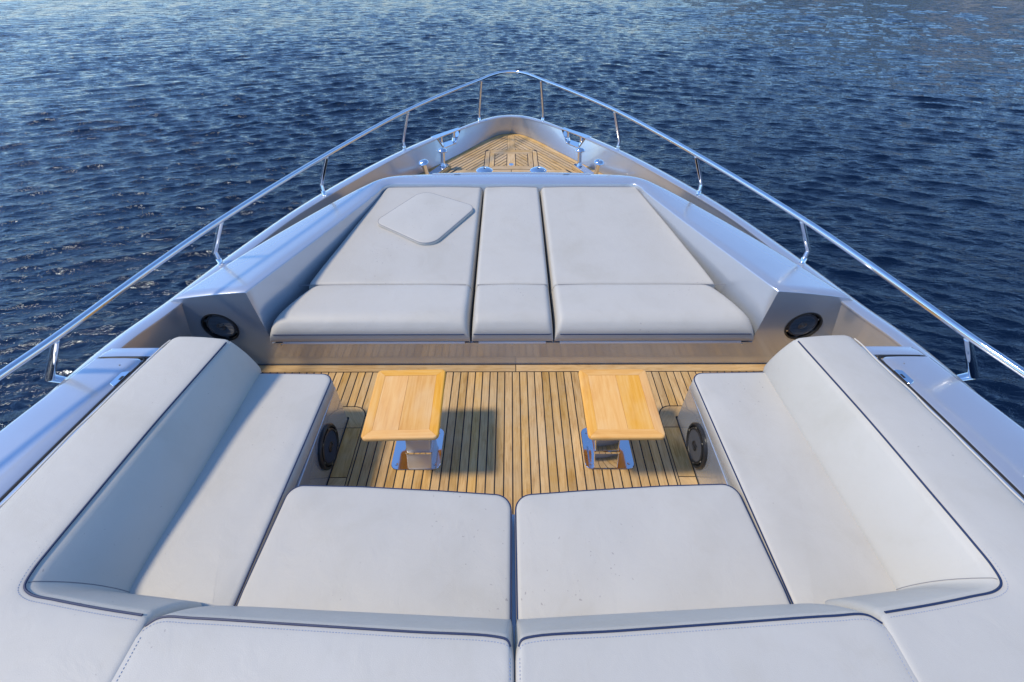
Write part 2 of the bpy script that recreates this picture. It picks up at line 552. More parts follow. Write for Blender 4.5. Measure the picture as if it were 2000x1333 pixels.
# ------------------------------------------------------------------ the sea
SEA_Z = -3.2
def build_sea():
    rad = np.concatenate([np.geomspace(2.6, 75.0, 860), np.geomspace(79.0, 9000.0, 46)])
    fr = np.linspace(R(-88), R(88), 960)
    bk = np.linspace(R(88), R(272), 70)[1:-1]
    ang = np.concatenate([fr, bk])
    Rr, A = np.meshgrid(rad, ang, indexing='ij')
    X = Rr * np.sin(A); Y = Rr * np.cos(A) + 1.0
    Z = np.zeros_like(X); DX = np.zeros_like(X); DY = np.zeros_like(X)
    dr = np.gradient(rad)[:, None] + 0 * A
    g = np.random.default_rng(5)
    # slow patches where the chop is stronger or weaker
    patch = 0.75 + 0.25 * np.sin(X * 0.21 + 1.3 * np.sin(Y * 0.13)) * np.sin(Y * 0.27 + 0.9 * np.sin(X * 0.17 + 1.0))
    # two wind-wave trains: one square on to the left bow, one to the right bow
    wl = 1 / (1 + np.exp((X - 3.0) / 3.5)); wr = 1 - wl
    for k in range(150):
        lam = 0.17 * (1.35 / 0.17) ** g.random()
        left = k % 2 == 0
        th = (R(-74) if left else R(-112)) + g.normal(0, 0.26)
        w = (0.25 + 0.75 * (wl if left else wr)) * 1.15
        kk = 2 * math.pi / lam
        amp = 0.0056 * lam * g.uniform(0.5, 1.3) * (1.5 if 0.28 < lam < 0.65 else 0.7)
        ph = g.uniform(0, 2 * math.pi)
        fade = np.clip((lam / (3.2 * dr)) - 0.6, 0, 1)
        s = kk * (X * math.cos(th) + Y * math.sin(th)) + ph
        Z += fade * amp * patch * w * np.sin(s)
        DX += fade * amp * patch * w * math.cos(th) * np.cos(s) * 1.35
        DY += fade * amp * patch * w * math.sin(th) * np.cos(s) * 1.35
    X = X + DX; Y = Y + DY
    nr, na = X.shape
    co = np.stack([X, Y, Z + SEA_Z], -1).reshape(-1, 3)
    i = np.arange(nr - 1)[:, None]; j = np.arange(na)[None, :]; j2 = (j + 1) % na
    quads = np.stack([i * na + j + 0 * j2, (i + 1) * na + j, (i + 1) * na + j2, i * na + j2], -1).reshape(-1, 4)
    # close the hole under the boat
    co = np.vstack([co, [[0, 1.0, SEA_Z]]]); c = len(co) - 1
    me = bpy.data.meshes.new("sea")
    tri = np.stack([np.arange(na), (np.arange(na) + 1) % na, np.full(na, c)], -1)
    nl = quads.size + tri.size
    me.vertices.add(len(co)); me.vertices.foreach_set("co", co.astype(np.float32).ravel())
    me.loops.add(nl)
    me.loops.foreach_set("vertex_index", np.concatenate([quads[:, ::-1].ravel(), tri.ravel()]).astype(np.int32))
    npoly = len(quads) + len(tri)
    me.polygons.add(npoly)
    st = np.concatenate([np.arange(len(quads)) * 4, quads.size + np.arange(len(tri)) * 3]).astype(np.int32)
    me.polygons.foreach_set("loop_start", st)
    me.update(calc_edges=True); me.validate()
    me.polygons.foreach_set("use_smooth", np.ones(len(me.polygons), dtype=bool))
    me.materials.append(SEA)
    o = bpy.data.objects.new("sea", me); col.objects.link(o)
    tag(o, "dark blue rippled sea all around the bow", kind="structure")
build_sea()

def build_hills():
    """Wooded shore off the right bow, out of the frame but mirrored in the water."""
    m, nt, b = new_mat("wooded_rocky_slope")
    L = nt.links.new
    geo = N(nt, "ShaderNodeNewGeometry")
    n = N(nt, "ShaderNodeTexNoise", Scale=0.035, Detail=8.0, Roughness=0.7); L(geo.outputs["Position"], n.inputs["Vector"])
    r = ramp(nt, [(0.38, (0.035, 0.05, 0.02)), (0.52, (0.09, 0.09, 0.045)), (0.60, (0.34, 0.29, 0.21)), (0.75, (0.46, 0.41, 0.33))])
    L(n.outputs["Fac"], r.inputs["Fac"]); L(r.outputs["Color"], b.inputs["Base Color"]); b.inputs["Roughness"].default_value = 0.95
    g = np.random.default_rng(3); ph = g.uniform(0, 6.28, 24)
    rows = []
    for i in range(90):
        t = i / 89; az = R(13 + 80 * t); d0 = 170 + 60 * math.sin(t * 5 + 1)
        top = 34 * math.sin(math.pi * t) ** .6 * (1 + sum(.22 / (k + 1) * math.sin((k + 1) * 5.3 * t + ph[k]) for k in range(8)))
        row = []
        for k in range(14):
            q = k / 13; d = d0 + 190 * q
            z = SEA_Z - 2 + (top + 2) * (1 - (1 - q) ** 1.7) * (1 + .10 * math.sin(q * 9 + t * 31 + ph[k]))
            row.append((d * math.sin(az), d * math.cos(az), z))
        rows.append(row)
    v, f = grid(rows)
    o = make("hills", v, f, m, None, sharp=60)
    tag(o, "wooded rocky shore mirrored in the water off the right bow", kind="structure")
build_hills()

# ------------------------------------------------------------------ hull, bulwark and cap rail
# stations from aft to the stem: cap inner edge, cap outer edge, foot of the inner face
def scaled(pts, zs):
    return [(x * (2.48 - z2) / (2.48 - z), y * (2.48 - z2) / (2.48 - z), z2) for (x, y, z), z2 in zip(pts, zs)]
CI = [(2.47, 1.2, .600), (2.355, 2.041, .600), (2.262, 2.34, .600), (2.10, 3.05, .581), (1.92, 3.78, .559), (1.615, 4.58, .535),
      (1.262, 5.37, .512), (.935, 5.935, .495), (.668, 6.32, .484), (.412, 6.645, .475), (.165, 6.86, .470), (0, 6.898, .470)]
CO = [(2.58, 1.2, .600), (2.468, 2.01, .600), (2.345, 2.42, .600), (2.19, 3.10, .581), (1.985, 3.88, .556), (1.70, 4.65, .533),
      (1.365, 5.37, .512), (1.015, 5.975, .493), (.70, 6.365, .483), (.444, 6.722, .472), (.195, 6.934, .470), (0, 6.985, .470)]
BT = [(2.50, 1.2, .0), (2.43, 2.0, .0), (2.37, 2.45, .02), (2.17, 3.2, .09), (1.94, 3.9, .14), (1.63, 4.65, .18),
      (1.20, 5.45, .199), (.93, 5.86, .199), (.66, 6.27, .199), (.385, 6.70, .199), (.165, 6.965, .199), (0, 7.03, .199)]
CAPZ = [.600, .600, .600, .578, .552, .524, .497, .475, .462, .451, .446, .445]
CI = scaled(CI, CAPZ); CO = scaled(CO, CAPZ)
NS = 8
ci, co_, bt = [catmull(c, NS) for c in (CI, CO, BT)]
def seg(a, b, t): return a.lerp(b, t)
# fairlead notch lies between these station numbers on each side
NOTCH = (7 * NS - 0, 7 * NS + 2, 8 * NS - 2, 8 * NS + 0)
NZ = 0.13

def yacht_hull():
    root = thing("yacht_hull", "silver yacht bow with curved bulwark and narrow cap rail", "yacht", (0, 3.0, SEA_Z))
    lip = 0.006
    n = len(ci); m = 2 * n - 1
    mir = lambda P: [Vector(mx(p, -1)) for p in P] + [Vector(p) for p in reversed(P[:-1])]
    I, O, B = mir(ci), mir(co_), mir(bt)
    rin, rout = [], []
    for k in range(m):
        kk = k if k < n else m - 1 - k
        s = -1 if k < n - 1 else (0 if k == n - 1 else 1)
        top = I[k] - Vector((0, 0, 0.004)); h = max(0.05, top.z - B[k].z)
        rin.append([top, top.lerp(B[k], min(NZ, h * .62) / h), B[k].lerp(top, 0.12), B[k]])
        t = O[k] - Vector((0, 0, 0.006)); w = Vector((O[k].x * 0.80, O[k].y - 0.55 * max(0, (O[k].y - 2) / 5), SEA_Z - 0.3))
        mid = t.lerp(w, 0.45) + Vector((s * 0.10 * (1 - kk / n), 0.04, 0))
        rout.append([t, t + (mid - t) * (NZ / max(0.2, (t - mid).length)), mid, w])
    cuts = [NOTCH, tuple(m - 1 - k for k in reversed(NOTCH))]
    f = []
    for k in range(m - 1):
        for j in range(3):
            a, b = k * 4 + j, (k + 1) * 4 + j
            if j == 0 and any(c[0] <= k < c[3] for c in cuts): continue
            f.append((a, b, b + 1, a + 1))
    for c in cuts:                                       # slanting ends of the notches
        f.append(tuple([c[0] * 4] + [k * 4 + 1 for k in range(c[0], c[1] + 1)]))
        f.append(tuple([c[3] * 4] + [k * 4 + 1 for k in range(c[3], c[2] - 1, -1)]))
    make("bulwark", [p for r in rin for p in r], f, PAINT, root, sharp=30)
    make("hull_side", [p for r in rout for p in r], f, PAINT, root, sharp=30)
    for (k0, k1) in ((0, cuts[0][0]), (cuts[0][3], cuts[1][0]), (cuts[1][3], m - 1)):
        rows = []
        for k in range(k0, k1 + 1):
            dn = (O[k] - I[k]).normalized(); i0, o0 = I[k] - dn * lip, O[k] + dn * lip
            rows.append([i0 - Vector((0, 0, .014)), i0 - Vector((0, 0, .003)), i0 + dn * .006, i0.lerp(o0, .5) + Vector((0, 0, .003)),
                         o0 - dn * .010, o0 - Vector((0, 0, .006)), o0 - Vector((0, 0, .02))])
        vv, ff = grid(rows)
        ff.append(tuple(range(7))); ff.append(tuple((len(rows) - 1) * 7 + j for j in range(6, -1, -1)))
        make("cap_rail", vv, ff, PAINT, root, sharp=50)
    return root
yacht_hull()

# polished fairleads let into the bulwark
def fairlead(s, label):
    k0, k1, k2, k3 = NOTCH
    V = lambda p: Vector(mx(p, s))
    ctr = (V(ci[k0]) + V(ci[k3])) / 2
    root = thing("roller_fairlead", label, "fairlead", tuple(ctr - Vector((0, 0, NZ + .02))), "fairleads in the bulwark")
    I = [V(p) for p in ci]; O = [V(p) for p in co_]; B = [V(p) for p in bt]
    def low(k): return (I[k].lerp(B[k], NZ / (I[k].z - B[k].z)), O[k] - Vector((0, 0, NZ)))
    prof = [(I[k0], O[k0])] + [low(k) for k in range(k1, k2 + 1)] + [(I[k3], O[k3])]
    rows = []
    for (a, b) in prof:
        d = (b - a).normalized(); rows.append([a - d * .010, b + d * .012])
    th = Vector((0, 0, .006))
    up = [[p + th for p in r] for r in rows]
    v, f = grid(up); m = len(v)
    v2, f2 = grid([[p - th * .5 for p in r] for r in rows])
    mb = MB().add(v, f).add(v2, f2)
    nr = len(rows)
    for k in range(nr - 1):
        mb.f.append((2 * k, 2 * k + 2, m + 2 * k + 2, m + 2 * k)); mb.f.append((2 * k + 1, m + 2 * k + 1, m + 2 * k + 3, 2 * k + 3))
    mb.build("pocket", CHROME, root, sharp=35)
    for (ka, kb, sgn) in ((k0, k0 + (k3 - k0) * 0.46, 1), (k3, k0 + (k3 - k0) * 0.54, -1)):
        ka2, kb2 = int(round(ka)), int(round(kb))
        ks = list(range(min(ka2, kb2), max(ka2, kb2) + 1)); rws = []
        for k in ks:
            d = (O[k] - I[k]).normalized(); a, b = I[k] - d * .009, O[k] + d * .009
            rws.append([a - Vector((0, 0, .006)), a + Vector((0, 0, .005)), b + Vector((0, 0, .005)), b - Vector((0, 0, .006))])
        v, f = grid(rws, True)
        f.append((0, 1, 2, 3)); e = (len(rws) - 1) * 4; f.append((e + 3, e + 2, e + 1, e))
        make("cap_plate", v, f, CHROME, root, sharp=30)
    for t in (0.27, 0.70):
        k = int(round(k0 + (k3 - k0) * t)); mid = (I[k] + O[k]) / 2; h = 0.5 * (I[k] + O[k])
        zb = mid.z - NZ + .006
        pr = [(0.0, 0), (.036, 0), (.035, .008), (.026, .026), (.022, .055), (.023, NZ - .018), (.025, NZ - .010), (0, NZ - .010)]
        v, f = lathe(pr, 18, (mid.x, mid.y, zb))
        make("roller", v, f, CHROME, root, sharp=50)
fairlead(-1, "polished steel roller fairlead in the bulwark left of the bow")
fairlead(1, "polished steel roller fairlead in the bulwark right of the bow")

# ------------------------------------------------------------------ guard rail
def guard_rail():
    root = thing("guard_rail", "polished steel guard rail on bent stanchions round the whole bow", "railing", (0, 6.98, .47))
    half = [(3.05, -1.1, .86), (2.86, -.2, .868), (2.62, 0.80, .885), (2.436, 1.491, .90), (2.351, 1.733, .915), (2.20, 2.32, .94), (2.028, 2.901, .962), (1.643, 4.09, .97),
            (1.134, 5.375, .978), (.72, 6.11, .99), (.386, 6.617, 1.0), (.265, 6.83, 1.0), (.165, 6.96, 1.0), (.07, 7.02, 1.0), (0, 7.03, 1.0)]
    left = [mx(p, -1) for p in half]; right = list(reversed(half))[1:]
    path = catmull(left + right, 10)
    v, f = tube(path, 0.0185, 16)
    make("handrail", v, f, CHROME, root, sharp=60)
    st = [((.443, 6.795, .448), (.446, 6.80, .54), (.386, 6.617, .985)), ((1.278, 5.58, .492), (1.280, 5.57, .592), (1.134, 5.375, .962)),
          ((1.815, 4.22, .541), (1.828, 4.245, .640), (1.643, 4.09, .955)), ((2.205, 2.945, .586), (2.217, 2.962, .683), (2.028, 2.901, .948)),
          ((2.545, 1.79, .525), (2.632, 1.776, .58), (2.351, 1.733, .900))]
    for s, side in SIDES:
        for (a, b, c) in st:
            A, B, C = [Vector(mx(p, s)) for p in (a, b, c)]
            if a[0] < 2.5:
                d = (B - A).normalized()
                pts = [A - d * .01, B, B, C]
            else:
                d = (B - A).normalized(); pts = [A - d * .04, B, B, C]
            # a mitred bend
            v1, f1 = tube([pts[0], B, C], 0.0165, 14)
            o = make("stanchion", v1, f1, CHROME, root, sharp=35)
            d = (B - A).normalized(); q = Vector((0, 0, 1)).rotation_difference(d)
            v2, f2 = lathe([(0, -.012), (.026, -.012), (.026, .0), (.022, .004), (.021, .008), (.0205, .034), (.0175, .038), (0, .038)], 18, A, d)
            make("foot_socket", v2, f2, CHROME, o, sharp=40)
    for s, side in SIDES:      # joints in the tube
        i = min(range(len(path)), key=lambda k: (path[k] - Vector((s * 1.42, 4.68, .974))).length)
        d = (path[i + 1] - path[i - 1]).normalized()
        v, f = lathe([(0, -.004), (.0195, -.004), (.0195, .004), (0, .004)], 18, path[i], d)
        make("rail_joint", v, f, CHROME, root, sharp=40)
guard_rail()

# ------------------------------------------------------------------ foredeck (teak, herringbone)
FZ = 0.20
PITCH, GAP, FGAP = 0.055, 0.0075, 0.0115
def foredeck():
    root = bpy.data.objects.new("foredeck", None); root.location = (0, 5.7, FZ); col.objects.link(root)
    tag(root, "triangular teak foredeck laid in herringbone planks inside the bulwark", kind="structure")
    edge = [(p.x, p.y) for p in bt if p.y > 4.4]                     # right side, aft to stem
    full = [(x - .002 if x > .01 else 0, y) for x, y in edge]
    sheet = [(x, y) for x, y in full] + [(-x, y) for x, y in reversed(full[:-1])]
    v, f = prism(sheet, FZ - .03, FZ - .003)
    make("caulking", v, f, BLACK, root, smooth=False)
    # margin boards follow the bulwark
    W = 0.062
    pts = [Vector((x, y)) for x, y in full]
    inn = []
    for i, p in enumerate(pts):
        t = (pts[min(i + 1, len(pts) - 1)] - pts[max(i - 1, 0)]).normalized()
        n = Vector((-t.y, t.x))
        if i == len(pts) - 1: n = Vector((0, -1))
        inn.append(p + n * W)
    n = len(pts)
    cuts = [0, int(n * .30), int(n * .60), n - 1]
    for s, side in SIDES:
        for a, b in zip(cuts, cuts[1:]):
            idx = list(range(a, b + 1))
            o = [pts[i].lerp(inn[i], .07) for i in idx]; q = [inn[i] for i in reversed(idx)]
            poly = [(p.x, p.y) for p in o + q]
            # shorten ends for the caulked butts
            poly = [(max(x, .003), y) for x, y in poly]
            d = pts[b] - pts[a]; ang = math.atan2(d.y, d.x) - math.pi / 2
            if b < n - 1:
                t = d.normalized(); e = pts[b] - t * .003
            board("margin_board", [mx(p, s) for p in poly], FZ - .02, FZ, TEAK, root, ang * s)
    # field: left half shown as x > 0 and mirrored
    inner = [(p.x, p.y) for p in inn]
    dirv = Vector((.707, -1.107)).normalized()                        # plank direction, stem to quarter
    nrm = Vector((dirv.y, -dirv.x)) * -1                              # towards the bulwark
    if nrm.x < 0: nrm = -nrm
    KW = 0.052; HX, HY = 0.345, 6.356; Y0 = 5.725
    field = [(KW + .010, 4.4)] + [(x - .008, y) for x, y in inner if x > KW + .006]
    field = [(x, y) for x, y in field]
    cham = nrm.dot(Vector((HX, HY - .055)))                           # chamfered frame corner
    c0 = cham % PITCH
    c1 = c0 + PITCH * round((nrm.dot(Vector((.66, Y0 - .045))) - c0) / PITCH)      # where the cross board ends
    xe = lambda y: (c1 - GAP / 2 - nrm.y * y) / nrm.x
    for s, side in SIDES:
        for k in range(-6, 110):
            lo = 2.0 + c0 + k * PITCH + FGAP / 2; hi = lo + PITCH - FGAP
            P = [(Vector((0, 6.9)) + dirv * 9 + nrm * 0)] 
            strip = field
            strip = clip(strip, nrm.x, nrm.y, hi); 
            if len(strip) < 3: continue
            strip = clip(strip, -nrm.x, -nrm.y, -lo)
            if len(strip) < 3: continue
            strip = clip(strip, 0, -1, -4.45)
            if len(strip) < 3: continue
            pcs = [strip]
            if lo < cham - .002:
                pcs = [clip(strip, 0, -1, -(HY + .009)), clip(strip, -1, 0, -(HX + .008))]
                pcs = [q for q in pcs if len(q) > 2]
            out = []
            for q in pcs:
                a = clip(q, 0, -1, -(Y0 - .045)) if lo < c1 - .002 else q
                if len(a) > 2: out.append(a)
            for q in out:
                ang = math.atan2(dirv.y, dirv.x * s) - math.pi / 2
                board("plank", [mx(p, s) for p in q], FZ - .02, FZ, TEAK_PALE, root, ang)
        # cross board aft of the field, and the boards round the hatch
        board("cross_board", [mx(p, s) for p in ((.004, Y0 - .115), (xe(Y0 - .115), Y0 - .115), (xe(Y0 - .05), Y0 - .05), (.004, Y0 - .05))], FZ - .02, FZ, TEAK_PALE, root, math.pi / 2)
        board("cross_board", [mx(p, s) for p in ((.004, 4.6), (xe(4.6), 4.6), (xe(Y0 - .12), Y0 - .12), (.004, Y0 - .12))], FZ - .02, FZ, TEAK_PALE, root, math.pi / 2)
        board("frame_board", [mx(p, s) for p in ((.290, Y0 - .045), (HX - .002, Y0 - .042), (HX - .002, HY - .057), (.294, HY - .006), (.290, HY - .006))], FZ - .02, FZ, TEAK_PALE, root)
    board("frame_board", [(-.286, HY - .066), (.286, HY - .066), (.286, HY), (-.286, HY)], FZ - .02, FZ, TEAK_PALE, root, math.pi / 2)
    yk = inner[-1][1] - .004
    board("king_plank", [(-KW, HY + .005), (KW, HY + .005), (KW, yk - .012), (.02, yk), (-.02, yk), (-KW, yk - .012)], FZ - .02, FZ, TEAK_PALE, root)
    # the hatch
    h = thing("foredeck_hatch", "square teak hatch with mitred frame set in the foredeck", "hatch", (0, 5.8, FZ))
    X1, X0, Ya, Yb, Yc, Yd = .281, .218, Y0 - .04, Y0 + .068, 6.22, HY - .077
    board("hatch_frame_board", [(-X1, Ya), (X1, Ya), (X0, Yb), (-X0, Yb)], FZ - .02, FZ + .002, TEAK_PALE, h, math.pi / 2)
    board("hatch_frame_board", [(-X1, Yd), (X1, Yd), (X0, Yc), (-X0, Yc)], FZ - .02, FZ + .002, TEAK_PALE, h, math.pi / 2)
    for s, side in SIDES:
        board("hatch_frame_board", [mx(p, s) for p in ((X0 + .004, Yb + .002), (X1, Ya + .006), (X1, Yd - .006), (X0 + .004, Yc - .002))], FZ - .02, FZ + .002, TEAK_PALE, h)
        f0 = [(KW + .009, Yb + .007), (X0 - .006, Yb + .007), (X0 - .006, Yc - .007), (KW + .009, Yc - .007)]
        for k in range(-6, 110):
            lo = 2.0 + c0 + k * PITCH + FGAP / 2; hi = lo + PITCH - FGAP
            q = clip(f0, nrm.x, nrm.y, hi)
            if len(q) > 2: q = clip(q, -nrm.x, -nrm.y, -lo)
            if len(q) > 2: board("hatch_plank", [mx(p, s) for p in q], FZ - .02, FZ + .002, TEAK_PALE, h, math.atan2(dirv.y, dirv.x * s) - math.pi / 2)
    board("hatch_king_plank", [(-KW, Yb + .004), (KW, Yb + .004), (KW, Yc - .004), (-KW, Yc - .004)], FZ - .02, FZ + .002, TEAK_PALE, h)
    v, f = lathe([(0, .003), (.010, .003), (.011, .007), (.030, .008), (.033, .004), (.033, 0)], 22, (0, Yb + .045, FZ))
    make("latch_ring", v, f, CHROME, h)
foredeck()

def capstan(s, label):
    r = thing("capstan", label, "capstan", (s * .312, 5.235, FZ), "capstans on the foredeck")
    c = (s * .312, 5.235, FZ)
    v, f = lathe([(0, 0), (.085, 0), (.085, .03), (.055, .05), (.05, .10), (.06, .158), (0, .158)], 28, c)
    make("drum", v, f, CHROME, r)
    v, f = lathe([(.0, .159), (.085, .159), (.097, .165), (.098, .173), (.085, .185), (.055, .197), (.028, .201), (.026, .195), (0, .195)], 32, c)
    make("cap_dome", v, f, CHROME, r)
    v, f = lathe([(0, .1955), (.011, .1955), (.011, .1965), (0, .1965)], 12, c)
    make("socket_hole", v, f, BLACK, r)
capstan(-1, "chrome domed capstan head behind the coaming, left of centre")
capstan(1, "chrome domed capstan head behind the coaming, right of centre")

def bollard(s, label):
    a, b = Vector((s * .852, 5.66, FZ)), Vector((s * .997, 5.33, FZ))
    ax = (a - b).normalized(); pr = Vector((-ax.y, ax.x, 0)); mid = (a + b) / 2
    r = thing("mooring_bollard", label, "bollard", tuple(mid), "bollards on the foredeck")
    def slab(hl, hw, rad): 
        return round_poly([tuple((mid + ax * (hl * i) + pr * (hw * j)).xy) for i, j in ((-1, -1), (1, -1), (1, 1), (-1, 1))], rad, 5)
    board("plinth", slab(.270, .066, .012), FZ, FZ + .04, TEAK, r, math.atan2(ax.y, ax.x) - math.pi / 2)
    v, f = prism(slab(.255, .050, .018), FZ + .04, FZ + .058, .004)
    make("base_plate", v, f, CHROME, r)
    for e, P in ((1, a), (-1, b)):
        d = (Vector((0, 0, 1)) + ax * e * .14 + Vector((s * (.0 if e > 0 else .10), 0, 0))).normalized()
        v, f = lathe([(0, 0), (.040, 0), (.036, .012), (.029, .026), (.027, .05), (.027, .175), (0, .175)], 18, P + Vector((0, 0, .057)), d)
        p = make("post", v, f, CHROME, r)
        v, f = lathe([(0, .155), (.027, .158), (.056, .168), (.063, .178), (.058, .190), (.036, .206), (0, .213)], 20, P + Vector((0, 0, .057)), d)
        make("post_cap", v, f, CHROME, p)
bollard(-1, "chrome twin-post mooring bollard on the left side of the foredeck")
bollard(1, "chrome twin-post mooring bollard on the right side of the foredeck")

# ------------------------------------------------------------------ cockpit deck
def cockpit_deck():
    root = bpy.data.objects.new("cockpit_deck", None); root.location = (0, 1.8, 0); col.objects.link(root)
    tag(root, "teak cockpit deck with black caulked straight planks", kind="structure")
    v, f = prism([(-2.45, .3), (2.45, .3), (2.45, 2.47), (-2.45, 2.47)], -.06, -.003)
    make("caulking", v, f, BLACK, root, smooth=False)
    for k in range(-44, 44):
        x0, x1 = k * PITCH + GAP / 2, (k + 1) * PITCH - GAP / 2
        inner = -.99 - 1e-6 < k * PITCH and (k + 1) * PITCH < .99 + 1e-6
        def foot(x):                                     # planks stop at the rounded corner of the margin
            x = abs(x)
            if x > 1.096: return 2.037
            return 1.945 + math.sqrt(max(0, .092 ** 2 - (1.096 - x) ** 2)) if x > 1.0045 else 1.955
        low = [(x0, 1.05), (x1, 1.05)] if inner else [(x0 + (x1 - x0) * t / 8, foot(x0 + (x1 - x0) * t / 8)) for t in range(9)]
        board("plank", low + [(x1, 2.362), (x0, 2.362)], -.02, 0, TEAK, root)
    board("margin_board", [(-2.40, 2.370), (.024, 2.370), (.024, 2.438), (-2.40, 2.438)], -.02, 0, TEAK, root, math.pi / 2)
    board("margin_board", [(.030, 2.370), (2.40, 2.370), (2.40, 2.438), (.030, 2.438)], -.02, 0, TEAK, root, math.pi / 2)
    for s, side in SIDES:
        m = lambda P: [mx(p, s) for p in P]
        # boards bordering the seat base, with a rounded outer corner
        corner = round_poly([(1.011, 1.855), (1.011, 2.03), (1.30, 2.03), (1.30, 1.945), (1.112, 1.945), (1.112, 1.855)], [0, .085, 0, 0, .012, 0], 8)
        board("margin_board", m(corner), -.02, 0, TEAK, root, s * R(-35))
        board("margin_board", m([(1.011, 1.485), (1.112, 1.485), (1.112, 1.850), (1.011, 1.850)]), -.02, 0, TEAK, root)
        board("margin_board", m([(1.011, 1.05), (1.112, 1.05), (1.112, 1.480), (1.011, 1.480)]), -.02, 0, TEAK, root, s * R(30))
        board("filler_strip", m([(.9935, 1.05), (1.0055, 1.05), (1.0055, 1.945), (.9935, 1.95)]), -.02, 0, TEAK, root)
cockpit_deck()

# ------------------------------------------------------------------ sunpad coaming with the two speaker arms
FY = 2.45
ARM_SPK = (2.065, .375); SPK_R = .122
def sunpad_coaming():
    root = thing("sunpad_coaming", "glossy silver coaming with two speaker arms framing the front sunpads", "coaming", (0, FY, 0))
    I0 = [(1.766, FY, .682), (1.60, 2.99, .660), (1.41, 3.60, .637), (1.262, 4.12, .618), (1.235, 4.25, .613), (1.18, 4.31, .611), (1.05, 4.32, .611), (.6, 4.32, .611), (0, 4.32, .611)]
    O0 = [(2.325, FY, .600), (2.08, 3.05, .600), (1.785, 3.66, .600), (1.475, 4.23, .600), (1.34, 4.41, .600), (1.205, 4.52, .594), (.98, 4.575, .588), (.6, 4.592, .588), (0, 4.597, .588)]
    I = catmull(I0, 6); O = catmull(O0, 6)
    half = []
    for a, b in zip(I, O):
        d = Vector((b.x - a.x, b.y - a.y, 0)); L = d.length; d.normalize()
        def P(t, z): return Vector((a.x, a.y, 0)) + d * t + Vector((0, 0, z))
        zo = b.z; za = a.z
        r = min(.075, L * .35)
        row = [P(.0, .19), P(0, za - .008), P(.0025, za - .0025), P(.008, za)]
        for t in (.25, .5, .75): 
            row.append(P(.008 + (L - r - .008) * t, za + (zo + .028 - za) * t + .006 * math.sin(math.pi * t)))
        for j in range(7):
            q = math.pi / 2 * j / 6
            row.append(P(L - r + r * math.sin(q), zo + .028 - r * (1 - math.cos(q))))
        row.append(P(L + .012, .30)); row.append(P(L + .05, .02))
        half.append(row)
    ctr = Vector((2.03, FY, .36))
    def shrink(p, d, dy):
        q = Vector((p.x - ctr.x, 0, p.z - ctr.z)); q = q * (1 - d / max(.05, q.length)); return Vector((ctr.x + q.x, FY - dy, ctr.z + q.z))
    rim = [[shrink(p, .005, .003) for p in half[0]], [shrink(p, .0015, .0012) for p in half[0]]]
    half = rim + half
    rows = [[Vector(mx(p, -1)) for p in r] for r in half] + [r for r in reversed(half[:-1])]
    v, f = grid(rows)
    make("coaming_top", v, f, PAINT, root, sharp=55)
    # aft face: one plane from arm to arm with the two speaker cut-outs
    face = []
    hr = half[0]
    prof = [(p.x, p.z) for p in hr[1:]]                               # inner top to outer foot
    right = [(1.747, .236)] + prof + [(2.40, -.01)]
    outline = [(-x, z) for x, z in reversed(right)] + right           # left foot ... right foot
    bm = bmesh.new()
    def loop(pts, y): 
        vs_ = [bm.verts.new((x, y, z)) for x, z in pts]
        return [bm.edges.new((vs_[i], vs_[(i + 1) % len(vs_)])) for i in range(len(vs_))]
    edges = loop(outline, FY - .003)
    for s in (-1, 1):
        edges += loop([(s * ARM_SPK[0] + (SPK_R - .004) * math.cos(2 * math.pi * k / 36), ARM_SPK[1] + (SPK_R - .004) * math.sin(2 * math.pi * k / 36)) for k in range(36)], FY - .003)
    bmesh.ops.triangle_fill(bm, use_beauty=True, use_dissolve=False, edges=edges)
    me = bpy.data.meshes.new("aft_panel"); bm.normal_update(); bm.to_mesh(me); bm.free()
    for vtx in me.vertices: vtx.co -= Vector((0, FY, 0))
    me.materials.append(PAINT)
    o = bpy.data.objects.new("aft_panel", me); link(o, root)
    # pad tray and white lips
    v, f = prism([(-1.76, FY - .001), (1.76, FY - .001), (1.20, 4.33), (-1.20, 4.33)], .18, .226)
    make("pad_tray", v, f, HULLM, root, sharp=30)
    for (xa, xb) in ((-1.665, -.345), (-.245, .245), (.345, 1.665)):
        v, f = prism(round_poly([(xa, FY - .022), (xb, FY - .022), (xb, FY + .10), (xa, FY + .10)], .004, 2), .229, .247, .003)
        make("pad_lip", v, f, WHITE, root)
    v, f = box((0, FY - .008, .231), (3.50, .020, .008)); make("edge_trim", v, f, PAINT, root, sharp=20)
    for x in (-1.69, 0.0, 1.69):
        v, f = lathe([(0, -.002), (.006, -.002), (.006, .003), (.003, .005), (0, .005)], 10, (x, FY - .003, .203), (0, -1, 0))
        make("screw_head", v, f, CHROME, root)
    # locker door in the forward edge
    m = catmull([(-.80, 4.51, .611), (0, 4.537, .611), (.80, 4.51, .611)], 10)
    rws = [[p + Vector((0, .0, .003)), p + Vector((0, .006, .008)), p + Vector((0, .05, .004)), p + Vector((0, .066, -.012)), p + Vector((0, .075, -.06))] for p in m]
    v, f = grid(rws); make("locker_door", v, f, PAINT, root, sharp=50)
    for x in (-.55, .55):
        v, f = box((x, 4.523, .623), (.06, .012, .006)); make("door_latch", v, f, CHROME, root)
sunpad_coaming()

